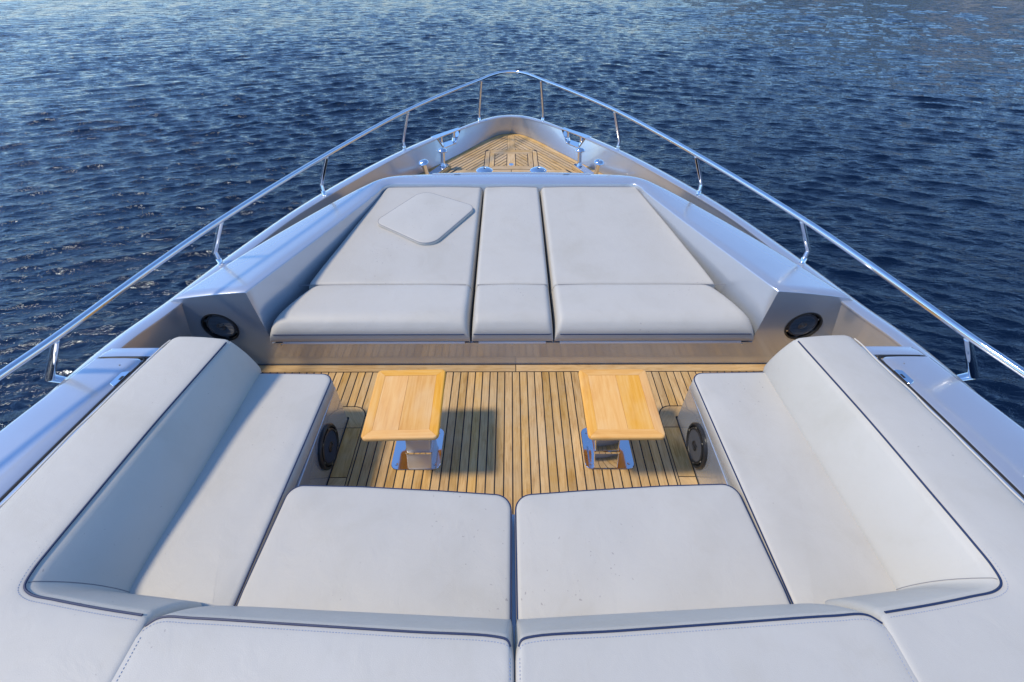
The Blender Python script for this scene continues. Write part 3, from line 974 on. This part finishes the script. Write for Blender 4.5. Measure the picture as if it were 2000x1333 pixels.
# ------------------------------------------------------------------ loudspeakers
def speaker(name_label, c, axis, recessed, r=SPK_R):
    root = thing("loudspeaker", name_label, "loudspeaker", c, "round loudspeakers")
    C = Vector(c); ax = Vector(axis).normalized()
    if recessed:
        prof = [(r + .003, .0), (r + .003, .005), (r - .008, .006), (r - .010, -.045), (0, -.046)]
        face = -.014
    else:
        prof = [(r + .004, .0), (r + .004, .014), (r - .003, .020), (r - .013, .020), (r - .018, .006), (0, .005)]
        face = .016
    v, f = lathe(prof, 48, C, ax, caps=False); make("housing", v, f, PLASTIC, root, sharp=40)
    q = Vector((0, 0, 1)).rotation_difference(ax)
    rb = r * .82
    v, f = lathe([(rb, face - .02), (rb, face + .004), (rb - .004, face + .007), (rb - .010, face + .007), (rb - .013, face + .002), (rb - .016, face - .004)], 48, C, ax, caps=False)
    bmat = BASKET if recessed else PLASTIC; cmat = GRILLE if recessed else CONE_DARK
    b = make("basket_ring", v, f, bmat, root, sharp=40)
    for k in range(6):
        a = 2 * math.pi * (k + .5) / 6
        d = q @ Vector((math.cos(a), math.sin(a), 0)); t = q @ Vector((-math.sin(a), math.cos(a), 0))
        P = [C + d * (rb - .004) + t * .016, C + d * (rb + .012) + t * .009, C + d * (rb + .012) - t * .009, C + d * (rb - .004) - t * .016]
        v = [p + ax * (face - .004) for p in P] + [p + ax * (face + .004) for p in P]
        make("mounting_lug", v, [(3, 2, 1, 0), (4, 5, 6, 7), (0, 1, 5, 4), (1, 2, 6, 5), (2, 3, 7, 6), (3, 0, 4, 7)], bmat, b)
        v, f = lathe([(0, face + .004), (.0045, face + .004), (.0045, face + .006), (0, face + .006)], 8, C + d * (rb + .004), ax)
        make("lug_screw", v, f, CHROME, b)
    # cone with moulded bars
    rc = rb - .014
    v, f = lathe([(rc, face + .003), (rc * .7, face - .002), (rc * .3, face - .004), (0, face - .004)], 40, C, ax, caps=False)
    cone = make("cone", v, f, cmat, root)
    hz = Vector((0, 0, 1)) - ax * ax.z; hz.normalize(); hx = ax.cross(hz)
    nb = 13; bars = MB()
    for k in range(nb):
        u = (-1 + 2 * (k + .5) / nb) * rc; L = math.sqrt(max(0, rc * rc - u * u)) - .001
        w = rc / nb * .55
        P = []
        for e in (-1, 1):
            for (du, dz) in ((-w, .001), (0, .0065), (w, .001)):
                P.append(C + hz * (u + du) + hx * (L * e) + ax * (face + dz))
        bars.add(P, [(0, 1, 4, 3), (1, 2, 5, 4), (0, 2, 1), (3, 4, 5)])
    g = bars.build("grille_bar_field", cmat, cone, sharp=20); g["kind"] = "stuff"
    v, f = lathe([(.030, face), (.030, face + .008), (.024, face + .011), (.019, face + .006), (.012, face + .010), (0, face + .012)], 24, C, ax)
    make("centre_dome", v, f, bmat, root)
speaker("black round loudspeaker recessed in the left arm of the sunpad coaming", (-ARM_SPK[0], FY - .003, ARM_SPK[1]), (0, -1, 0), True)
speaker("black round loudspeaker recessed in the right arm of the sunpad coaming", (ARM_SPK[0], FY - .003, ARM_SPK[1]), (0, -1, 0), True)
speaker("black round loudspeaker on the left seat base facing the left table", (-1.117, 1.595, .160), (1, 0, 0), False, .134)
speaker("black round loudspeaker on the right seat base facing the right table", (1.117, 1.595, .160), (-1, 0, 0), False, .134)

# ------------------------------------------------------------------ sunpads
def sunpad(label, xi, xo, s, group):
    """xi(y), xo(y): inner and outer edge; s = -1/1 for the side pads, 0 for the middle one."""
    root = thing("sunpad_cushion", label, "cushion", ((xi(2.6) + xo(2.6)) / 2, 2.6, .245), group)
    def sheet(prof, r_in, r_out, nu=34, name="mattress", extra=None):
        rows = []
        for (y, z, zb) in prof:
            a, b = xi(y), xo(y); w = abs(b - a); sg = 1 if b > a else -1
            row = []
            us = sorted(set([0, .004, .012, .022, .034, .048, .065, .085] + [.085 + .83 * i / nu for i in range(1, nu)] + [1 - q for q in (0, .004, .012, .022, .034, .048, .065, .085)]))
            for u in us:
                d0 = u * w; d1 = (1 - u) * w; h = 1.0; 
                def rn(d, r): 
                    return math.sqrt(max(0, 1 - (1 - min(1, d / r)) ** 2))
                e = min(rn(d0, r_in), rn(d1, r_out))
                zt = zb + (z - zb) * (.30 + .70 * e) if z > zb + .01 else z
                zt += .006 * math.sin(math.pi * u) * (1 if z > .40 else .3)
                zt += .0016 * math.sin(u * w * 9 + y * 5) * math.sin(y * 8 + u * 3) * (1 if z > .4 else 0)
                row.append((a + sg * d0, y, zt))
            rows.append([(row[0][0], y, zb)] + row + [(row[-1][0], y, zb)])
        v, f = grid(rows)
        n = len(rows[0]); f.append(tuple(range(n))); f.append(tuple((len(rows) - 1) * n + j for j in range(n - 1, -1, -1)))
        return make(name, v, f, VINYL, root, sharp=65)
    ro = .13 if s else .05
    # rolled front: band below the piping, then the bulging roll up to the crease
    roll = []
    yc, zc = 2.56, .33
    roll.append((2.432, .254, .250)); roll.append((2.418, .268, .250)); roll.append((2.413, .30, .250)); roll.append((2.414, .335, .250))
    for k in range(1, 15):
        t = k / 14; a = math.pi * (1 - t * .5)
        roll.append((2.56 + .146 * math.cos(a), .335 + .112 * math.sin(a), .250))
    for (y, z) in ((2.64, .452), (2.72, .456), (2.79, .455), (2.83, .452), (2.853, .445), (2.862, .434)):
        roll.append((y, z, .250))
    sheet(roll, .045, ro, name="front_roll")
    mat = [(2.864, .434, .25), (2.872, .446, .25), (2.89, .453, .25)]
    for k in range(1, 15):
        t = k / 14; mat.append((2.89 + (4.27 - 2.89) * t, .453 + (.582 - .453) * t ** .9 + .004 * math.sin(math.pi * t), .25 + .2 * t))
    mat += [(4.292, .580, .46), (4.306, .567, .46), (4.310, .535, .46)]
    sheet(mat, .035, .035, name="mattress")
    # navy piping along the front, thin seams up the sides of the roll
    y0 = 2.4145; a, b = xi(2.42), xo(2.42); sg = 1 if b > a else -1
    pts = []
    for k in range(41):
        u = k / 40; d = min(u, 1 - u) * abs(b - a)
        e = math.sqrt(max(0, 1 - (1 - min(1, d / .05)) ** 2))
        pts.append((a + (b - a) * u, y0 - .003 + .012 * (1 - e), .332 + .008 * (1 - e)))
    v, f = tube(pts[1:-1], .0035, 6); make("front_piping", v, f, NAVY, root)
    pts = [(a + (b - a) * (k / 30), 2.863, .441 - .04 * (1 if k in (0, 30) else 0)) for k in range(1, 30)]
    v, f = tube(pts, .0022, 5); make("crease_seam", v, f, SEAM, root)
    return root
def lin(pts):
    xs = [p[0] for p in pts]; ys = [p[1] for p in pts]
    return lambda y: float(np.interp(y, xs, ys))
GRP = "sunpads on the coaming"
for s, side in SIDES:
    xi = lin([(2.41, s * .305), (2.86, s * .300), (4.30, s * .281)])
    xo = lin([(2.41, s * 1.735), (2.50, s * 1.728), (2.60, s * 1.70), (2.72, s * 1.645), (2.86, s * 1.580), (4.30, s * 1.232)])
    sunpad("wide white vinyl sunpad %s of the narrow middle pad" % ("left" if s < 0 else "right") + (", under the diamond pillow" if s < 0 else ", with nothing lying on it"), xi, xo, s, GRP)
xi = lin([(2.41, -.289), (2.86, -.291), (4.30, -.274)]); xo = lin([(2.41, .293), (2.86, .292), (4.30, .274)])
sunpad("narrow white vinyl sunpad in the middle between the two wide ones", xi, xo, 0, GRP)

def diamond_pillow():
    out = round_poly([(-1.205, 3.64), (-.845, 4.175), (-.318, 3.885), (-.675, 3.268)], [.085, .13, .085, .13], 8)
    zf = lambda x, y: (y - 3.7) * .086
    z = .546
    r = thing("diamond_pillow", "flat diamond-shaped white pillow lying on the left sunpad", "pillow", (-.76, 3.7, z))
    v, f, rows = cushion(out, z - .012, z + .024, .014, .008, zf)
    make("pad", v, f, VINYL, r, sharp=65)
    v, f = tube([(x, y, zz + .001) for x, y, zz in rows[4]], .0026, 5, closed=True); make("edge_seam", v, f, SEAM, r)
diamond_pillow()

# ------------------------------------------------------------------ U-shaped seat
def sofa_base():
    r = thing("sofa_base", "glossy grey U-shaped seat base under the white cushions", "sofa base", (0, 1.0, 0))
    for s, side in SIDES:
        out = round_poly([mx(p, s) for p in ((1.117, .3), (1.117, 1.935), (1.75, 1.955), (1.9, .3))], [0, .02, 0, 0], 5)
        v, f = prism(out, .002, .325, .003); make("side_panel", v, f, PAINT, r, sharp=25)
        # moulding under the backrest
        out = round_poly([mx(p, s) for p in ((1.84, .2), (1.76, 1.945), (1.99, 1.955), (2.12, .2))], .02, 4)
        v, f = prism(out, .002, .60, .005); make("back_moulding", v, f, PAINT, r, sharp=25)
    v, f = prism([(-1.115, .2), (1.115, .2), (1.115, 1.085), (-1.115, 1.085)], .004, .322, .003); make("front_panel", v, f, PAINT, r, sharp=25)
sofa_base()

def seat(label, outline, rad, seed, zt=.425):
    out = round_poly(outline, rad, 8)
    cx = sum(p[0] for p in out) / len(out); cy = sum(p[1] for p in out) / len(out)
    r = thing("seat_cushion", label, "cushion", (cx, cy, .327), "seat cushions of the U-shaped sofa")
    v, f, rows = cushion(out, .327, zt, .026, .010, None, .0035, seed, rings=9)
    make("pad", v, f, VINYL, r, sharp=65)
    ring = rows[4]
    v, f = tube([(x, y, z + .0012) for x, y, z in ring], .0040, 6, closed=True); make("piping", v, f, NAVY, r)
for s, side in SIDES:
    o = [mx(p, s) for p in ((1.107, 1.955), (1.120, 1.44), (1.150, .45), (1.70, .45), (1.66, 1.965))]
    seat("long white seat cushion along the %s side of the cockpit" % side, o, [.075, 0, .02, .02, .03], s + 2)
    o = [mx(p, s) for p in ((.006, 1.132), (.35, 1.158), (.75, 1.182), (1.108, 1.192), (1.138, .70), (1.142, .45), (.010, .45))]
    seat("square white seat cushion at the aft end, %s of the centre gap" % side, o, [.085, 0, 0, .075, 0, .02, .02], s * 2 + 5, .432)

def sweep(stations, n, s, name, root, caps=True, bulge=.012):
    """stations: (base, pipe, outer) points; profile runs seat -> face -> piping -> top -> outer drop."""
    Bs = catmull([mx(a, s) for a, b, c in stations], n); Ps = catmull([mx(b, s) for a, b, c in stations], n); Os = catmull([mx(c, s) for a, b, c in stations], n)
    rows = []
    for a, b, c in zip(Bs, Ps, Os):
        d = (c - b); d.z = 0; d.normalize(); fd = (b - a)
        row = [Vector((a.x, a.y, a.z - .05)) + d * .01, a.copy()]
        nf = Vector((-d.x, -d.y, .35)).normalized()
        for t in (.08, .18, .3, .42, .54, .66, .78, .88, .95):
            row.append(a.lerp(b, t) + nf * ((bulge + .006) * math.sin(math.pi * t) ** .8))
        row += [b + Vector((0, 0, -.010)) - d * .001, b + d * .003 + Vector((0, 0, -.003)), b + d * .010]
        L = Vector((c.x - b.x, c.y - b.y, 0)).length
        for t in (.06, .15, .3, .5, .7, .85, .94):
            row.append(b.lerp(c, t) + Vector((0, 0, .010 * math.sin(math.pi * t) + .003)))
        row += [c + Vector((0, 0, -.004)), c + d * .008 + Vector((0, 0, -.014)), c + d * .010 + Vector((0, 0, -.05)), c + d * .004 + Vector((0, 0, -.12))]
        rows.append(row)
    def endcap(row, nxt):
        ctr = sum((p for p in row), Vector()) / len(row)
        dv = (row[12] - nxt[12]); dv.z = 0; dv.normalize()
        out = []
        for (k, e) in ((.985, .010), (.95, .020), (.88, .026)):
            out.append([ctr + (p - ctr) * k + dv * e for p in row])
        return out
    pre = endcap(rows[0], rows[1]); post = endcap(rows[-1], rows[-2])
    full = list(reversed(pre)) + rows + post
    v, f = grid(full); m = len(full[0])
    f.append(tuple(range(m))); f.append(tuple((len(full) - 1) * m + j for j in range(m - 1, -1, -1)))
    make(name, v, f, VINYL, root, sharp=70)
    return rows

PZ = .720
SB = .43
SIDE_ST = [((1.566, 1.962, SB), (1.632, 1.915, PZ), (1.965, 1.950, PZ - .004)),
           ((1.570, 1.70, SB), (1.668, 1.66, PZ), (2.015, 1.66, PZ - .004)),
           ((1.577, 1.38, SB), (1.712, 1.334, PZ), (2.062, 1.32, PZ - .004)),
           ((1.590, 1.00, SB), (1.752, .95, PZ), (2.105, .93, PZ - .004)),
           ((1.598, .80, SB), (1.770, .77, PZ), (2.135, .66, PZ - .004)),
           ((1.600, .715, SB), (1.776, .675, PZ), (2.150, .44, PZ - .004)),
           ((1.594, .690, SB), (1.765, .622, PZ), (2.150, .18, PZ - .004)),
           ((1.575, .683, SB), (1.725, .596, PZ), (2.00, .02, PZ - .004)),
           ((1.520, .678, SB), (1.62, .576, PZ), (1.72, -.02, PZ - .004)),
           ((1.40, .667, SB), (1.45, .549, PZ), (1.47, -.05, PZ - .004)),
           ((1.285, .655, SB), (1.286, .527, PZ), (1.286, -.06, PZ - .004))]
def side_back(s, side):
    r = thing("backrest_cushion", "long white wrap-around backrest cushion on the %s side, navy piped" % side, "cushion", (s * 1.8, 1.2, .42), "backrest cushions of the U-shaped sofa")
    rows = sweep(SIDE_ST, 8, s, "pad", r)
    pip = [row[12] + Vector((0, 0, .0015)) for row in rows]
    v, f = tube(pip, .0042, 6); make("piping", v, f, NAVY, r)
    # stitched welt beside the piping
    st = MB()
    line = []
    for row in rows:
        b = row[13]; c = row[-4]; d = (c - b); d.z = 0; d.normalize(); line.append(b + d * .010 + Vector((0, 0, .0028)))
    stitch(line, r)
    k = 8 * 6 - 2
    v, f = tube([p + Vector((0, 0, .001)) for p in rows[k][1:12]], .0016, 5); make("corner_seam", v, f, SEAM, r)
    # loose zip cord along the outer edge
    cord = []
    for i, row in enumerate(rows[:8 * 5]):
        p = row[-3]; d = row[-3] - row[12]; d.z = 0; d.normalize()
        cord.append(p + d * (.010 + .0028 * math.sin(i * .55 + s) + .0018 * math.sin(i * 1.3)) + Vector((0, 0, .002 + .002 * math.sin(i * .8))))
    v, f = tube(catmull(cord, 3), .0042, 7); make("zip_cord", v, f, CREAM, r)
    gap = [p + Vector((-s * .012, 0, -.012)) for p in cord]
    v, f = tube(gap, .006, 6); make("zip_gap_shade", v, f, BLACK, r)  # black tube stands in for the shaded gap beside the cord

def stitch(line, root):
    """Short raised stitches along a line, one piece of fine thread work."""
    P = [Vector(p) for p in line]; mb = MB(); acc = 0.0; pos = 0.0
    L = [0.0]
    for a, b in zip(P, P[1:]): L.append(L[-1] + (b - a).length)
    def at(d):
        i = max(0, min(len(P) - 2, int(np.searchsorted(L, d)) - 1)); t = (d - L[i]) / max(1e-6, L[i + 1] - L[i]); return P[i].lerp(P[i + 1], t)
    d = .01
    while d + .007 < L[-1]:
        a, b = at(d), at(d + .006); t = (b - a).normalized(); n = t.cross(Vector((0, 0, 1))).normalized() * .0013
        mb.add([a - n, a + n, b + n, b - n, (a + b) / 2 + Vector((0, 0, .0012))], [(0, 1, 4), (1, 2, 4), (2, 3, 4), (3, 0, 4)])
        d += .0105
    o = mb.build("stitching", THREAD, root, smooth=False); o["kind"] = "stuff"
    return o
for s, side in SIDES: side_back(s, side)

AFT_ST = [((.014, .590, SB), (.014, .430, PZ - .004), (.014, -.10, PZ - .004)),
          ((.022, .590, SB), (.024, .448, PZ), (.022, -.10, PZ)),
          ((.06, .592, SB), (.065, .459, PZ), (.06, -.10, PZ)),
          ((.35, .606, SB), (.35, .474, PZ), (.35, -.10, PZ)),
          ((.75, .624, SB), (.75, .497, PZ), (.75, -.10, PZ)),
          ((1.10, .640, SB), (1.10, .517, PZ), (1.10, -.10, PZ)),
          ((1.21, .640, SB), (1.22, .519, PZ), (1.22, -.10, PZ)),
          ((1.262, .620, SB), (1.258, .495, PZ - .003), (1.262, -.10, PZ - .003))]
def aft_back(s, side):
    r = thing("backrest_cushion", "white aft backrest cushion at the bottom edge, %s of the centre gap" % side, "cushion", (s * .64, .3, .42), "backrest cushions of the U-shaped sofa")
    rows = sweep(AFT_ST, 7, s, "pad", r, bulge=.004)
    v, f = tube([row[12] + Vector((0, 0, .0015)) for row in rows], .0042, 6); make("piping", v, f, NAVY, r)
    line = []
    for row in rows:
        b = row[13]; d = (row[-4] - b); d.z = 0; d.normalize(); line.append(b + d * .010 + Vector((0, 0, .0028)))
    stitch(line, r)
    for row in (rows[2], rows[-3]):
        stitch([p + Vector((0, 0, .0015)) for p in row[14:21]], r)
for s, side in SIDES: aft_back(s, side)

# ------------------------------------------------------------------ side lockers outside the backrests
def side_locker(s, side):
    r = thing("side_locker", "silver side locker with hinged lid outside the %s backrest" % side, "locker", (s * 2.3, 1.0, .3), "side lockers beside the backrests")
    def strip(st, drop):
        rows = []
        for (xi, xo, y, z) in st:
            rr = .05; row = [Vector((s * xi, y, z - .08)), Vector((s * xi, y, z - .003)), Vector((s * (xi + .004), y, z))]
            for t in (.3, .7): row.append(Vector((s * (xi + (xo - rr - xi) * t), y, z + .004 * math.sin(math.pi * t))))
            for j in range(7):
                q = math.pi / 2 * j / 6; row.append(Vector((s * (xo - rr + rr * math.sin(q)), y, z - rr * (1 - math.cos(q)))))
            row.append(Vector((s * (xo + .02), y, z - drop)))
            rows.append(row)
        return rows
    X = lin([(-1.0, 2.35), (-.2, 2.26), (.9, 2.14), (1.32, 2.09), (1.66, 2.045), (1.96, 1.99)]); XO = lin([(-1.0, 3.10), (-.2, 2.93), (.5, 2.76), (1.0, 2.645), (1.40, 2.552), (1.66, 2.488), (1.97, 2.41)])
    Z0 = .640
    fr = [(X(y), XO(y), y, Z0 - .006 if y < 1.955 else Z0 - .014) for y in (1.888, 1.895, 1.90, 1.93, 1.955, 1.966)]
    LX = lambda y: X(y) + .108
    rows = strip(fr, .34); rows.insert(0, [p + Vector((0, -.002, -.02)) for p in rows[0]]); rows.append([p + Vector((0, .004, -.06)) for p in rows[-1]])
    v, f = grid(rows); make("fore_panel", v, f, PAINT, r, sharp=40)
    under = strip([(X(y) - .0, XO(y) - .006, y, Z0 - .014) for y in np.linspace(-1.0, 1.86, 14)], .36)
    v, f = grid(under); make("body", v, f, PAINT, r, sharp=40)
    groove = [Vector((s * (XO(1.878) - .075), 1.878, Z0 - .007)), Vector((s * (LX(1.878) + .05), 1.878, Z0 - .008)), Vector((s * (LX(1.876) + .012), 1.874, Z0 - .008)), Vector((s * (LX(1.86) - .008), 1.852, Z0 - .008))]
    groove += [Vector((s * (LX(y) - .008), y, Z0 - .008)) for y in np.linspace(1.80, -1.0, 12)]
    v, f = tube(groove, .008, 8); make("lid_groove_shade", v, f, BLACK, r)  # black strip put in to deepen the faint shade of the lid groove
    inn = strip([(X(y) - .02, LX(y) + .03, y, Z0 - .004) for y in np.linspace(-1.0, 1.888, 14)], .05)
    inn = [[Vector((min(abs(p.x), LX(p.y) - .014) * s, p.y, p.z)) for p in row] for row in inn]
    v, f = grid(inn); make("inner_ledge", v, f, PAINT, r, sharp=40)
    lidst = []
    ys = [1.868, 1.866, 1.860, 1.848, 1.82] + list(np.linspace(1.75, -1.0, 14))
    for i, y in enumerate(ys):
        cut = [.06, .035, .018, .006, 0][i] if i < 5 else 0
        lidst.append((LX(y) + cut, XO(y), y, Z0 - (.004 if i == 0 else 0)))
    rows = strip(lidst, .16)
    rows.insert(0, [p + Vector((0, .002, -.012)) for p in rows[0]])
    v, f = grid(rows); make("lid", v, f, PAINT, r, sharp=45)
    # latch
    y = 1.712; x = LX(y) - .008; ang = math.atan2(X(1.9) - X(1.4), .5)
    ax = Vector((s * (X(1.9) - X(1.4)), .5, 0)).normalized(); px = Vector((ax.y, -ax.x, 0)) * s
    c = Vector((s * (x + .022), y, Z0 + .002))
    def pl(pts, z0, z1): return prism([tuple((c + ax * a + px * b).xy) for a, b in pts], z0, z1, .0015)
    v, f = pl(round_poly([(-.062, -.020), (.055, -.020), (.040, .022), (-.045, .022)], .008, 4), Z0 - .002, Z0 + .005); l = make("latch", v, f, CHROME, r)
    v, f = pl([(-.014, -.019), (.014, -.019), (.014, -.005), (-.014, -.005)], Z0 + .0055, Z0 + .0075); make("latch_slot", v, f, BLACK, l)
    v, f = lathe([(0, .004), (.004, .004), (.004, .006), (0, .0065)], 8, (s * (X(1.80) + .20), 1.81, Z0)); make("drain_plug", v, f, SEAM, r)
for s, side in SIDES: side_locker(s, side)

# ------------------------------------------------------------------ tables
def table(s, label, yaw):
    cx, cy = s * .614, 1.699
    r = thing("cockpit_table", label, "table", (s * .602, 1.685, 0), "small wooden tables on the cockpit deck")
    # deck plate and telescopic column
    pl = round_poly([(s * .602 + i * .153, 1.685 + j * .157) for i, j in ((-1, -1), (1, -1), (1, 1), (-1, 1))], .045, 6)
    v, f = prism(pl, .001, .011, .003); plate = make("base_plate", v, f, CHROME, r)
    for i, j in ((-1, -1), (1, -1), (1, 1), (-1, 1)):
        v, f = lathe([(0, .012), (.010, .012), (.009, .0145), (.004, .0155), (0, .0145)], 14, (s * .602 + i * .118, 1.685 + j * .118, 0)); make("bolt", v, f, CHROME, plate)
    front = STEEL_DULL if s < 0 else CHROME
    def stage(hx0, y0, hx1, y1, yb, z0, z1, nm, mat):
        """A column stage: raked front face, straight back."""
        lo = round_poly([(s * .572 - hx0, y0), (s * .572 + hx0, y0), (s * .572 + hx0, yb), (s * .572 - hx0, yb)], .008, 4)
        hi = round_poly([(s * .572 - hx1, y1), (s * .572 + hx1, y1), (s * .572 + hx1, yb), (s * .572 - hx1, yb)], .008, 4)
        m = len(lo); v = [(*p, z0) for p in lo] + [(*p, z1) for p in hi]
        f = [(k, (k + 1) % m, m + (k + 1) % m, m + k) for k in range(m)] + [tuple(range(m - 1, -1, -1)), tuple(range(m, 2 * m))]
        return make(nm, v, f, mat, r, sharp=30)
    stage(.074, 1.536, .076, 1.580, 1.76, .0115, .110, "lower_column", front)
    stage(.080, 1.572, .080, 1.575, 1.766, .110, .122, "collar", CHROME)
    stage(.073, 1.584, .078, 1.690, 1.76, .122, .425, "upper_column", front)
    v, f = prism(round_poly([(s * .60 + i * .12, 1.69 + j * .14) for i, j in ((-1, -1), (1, -1), (1, 1), (-1, 1))], .02, 4), .418, .424); make("top_bracket", v, f, CHROME, r)
    # top: mitred frame round two panels
    hx, hy, rad, nf = .209, .256, .030, 8
    rot = Matrix.Rotation(yaw, 2)
    def T(p): q = rot @ Vector(p); return (cx + q.x, cy + q.y)
    out = round_poly([(-hx, -hy), (hx, -hy), (hx, hy), (-hx, hy)], rad, nf)
    z0, z1, b = .424, .456, .011
    lay = []
    for k in range(5):
        a = math.pi / 2 * k / 4; lay.append((b * (1 - math.sin(a)), z0 + b * (1 - math.cos(a))))
    for k in range(5):
        a = math.pi / 2 * k / 4; lay.append((b * (1 - math.cos(a)), z1 - b + b * math.sin(a)))
    rings = [inset(out, d) if d > 1e-6 else out for d, z in lay]
    per = nf + 1; mids = [i * per + nf // 2 for i in range(4)]
    fw = .054; ix, iy = hx - fw, hy - fw
    inn = [(-ix, -iy), (ix, -iy), (ix, iy), (-ix, iy)]
    for i in range(4):
        a, bb = mids[i], mids[(i + 1) % 4]; m = len(out)
        idx = [(a + k) % m for k in range(((bb - a) % m) + 1)]
        e = .0006
        rowsb = [[(inn[i][0], inn[i][1], z0 + .002)] + [(rings[0][k][0], rings[0][k][1], lay[0][1]) for k in idx] + [(inn[(i + 1) % 4][0], inn[(i + 1) % 4][1], z0 + .002)]]
        v = []; f = []
        rows = []
        for (d, z), ring in zip(lay, rings): rows.append([(ring[k][0], ring[k][1], z) for k in idx])
        v, f = grid(rows); nrow = len(idx); top = (len(rows) - 1) * nrow
        base = len(v)
        v += [(*inn[i], z1), (*inn[(i + 1) % 4], z1), (*inn[i], z0), (*inn[(i + 1) % 4], z0)]
        f.append(tuple(top + k for k in range(nrow)) + (base + 1, base))
        f.append(tuple(range(nrow - 1, -1, -1)) + (base + 2, base + 3))
        f.append(tuple(k * nrow for k in range(len(rows))) + (base, base + 2))
        f.append(tuple(k * nrow + nrow - 1 for k in range(len(rows))) + (base + 1, base + 3))
        f.append((base, base + 1, base + 3, base + 2))
        # shrink a hair so that the mitres read as joints
        mc = Vector((sum(p[0] for p in v) / len(v), sum(p[1] for p in v) / len(v), 0))
        v = [(p[0] + (mc.x - p[0]) * .002, p[1] + (mc.y - p[1]) * .002, p[2]) for p in v]
        ang = math.pi / 2 if i % 2 == 0 else 0.0
        w = [(*T(p[:2]), p[2]) for p in v]
        C = Vector((*T(mc.xy), z1)); rm = Matrix.Rotation(-(ang + yaw), 3, 'Z')
        me = bpy.data.meshes.new("frame_board"); me.from_pydata([tuple(rm @ (Vector(q) - C)) for q in w], [], f)
        bmm = bmesh.new(); bmm.from_mesh(me); bmesh.ops.recalc_face_normals(bmm, faces=bmm.faces[:]); bmm.to_mesh(me); bmm.free()
        me.polygons.foreach_set("use_smooth", [True] * len(me.polygons)); me.set_sharp_from_angle(angle=R(35)); me.materials.append(TABLE)
        o = bpy.data.objects.new("frame_board", me); link(o, r); o.location = C - root_of(r); o.rotation_euler = (0, 0, ang + yaw)
    g = .0006; mid = .012 * s
    board("panel_board", [T(p) for p in ((-ix + g, -iy + g), (mid - g, -iy + g), (mid - g, iy - g), (-ix + g, iy - g))], z0 + .004, z1 - .0006, TABLE, r, yaw, .0008)
    board("panel_board", [T(p) for p in ((mid + g, -iy + g), (ix - g, -iy + g), (ix - g, iy - g), (mid + g, iy - g))], z0 + .004, z1 - .0006, TABLE, r, yaw, .0008)
table(-1, "small yellow wooden table on chrome pedestal in front of the left seat", R(1.2))
table(1, "small yellow wooden table on chrome pedestal in front of the right seat", R(0.2))
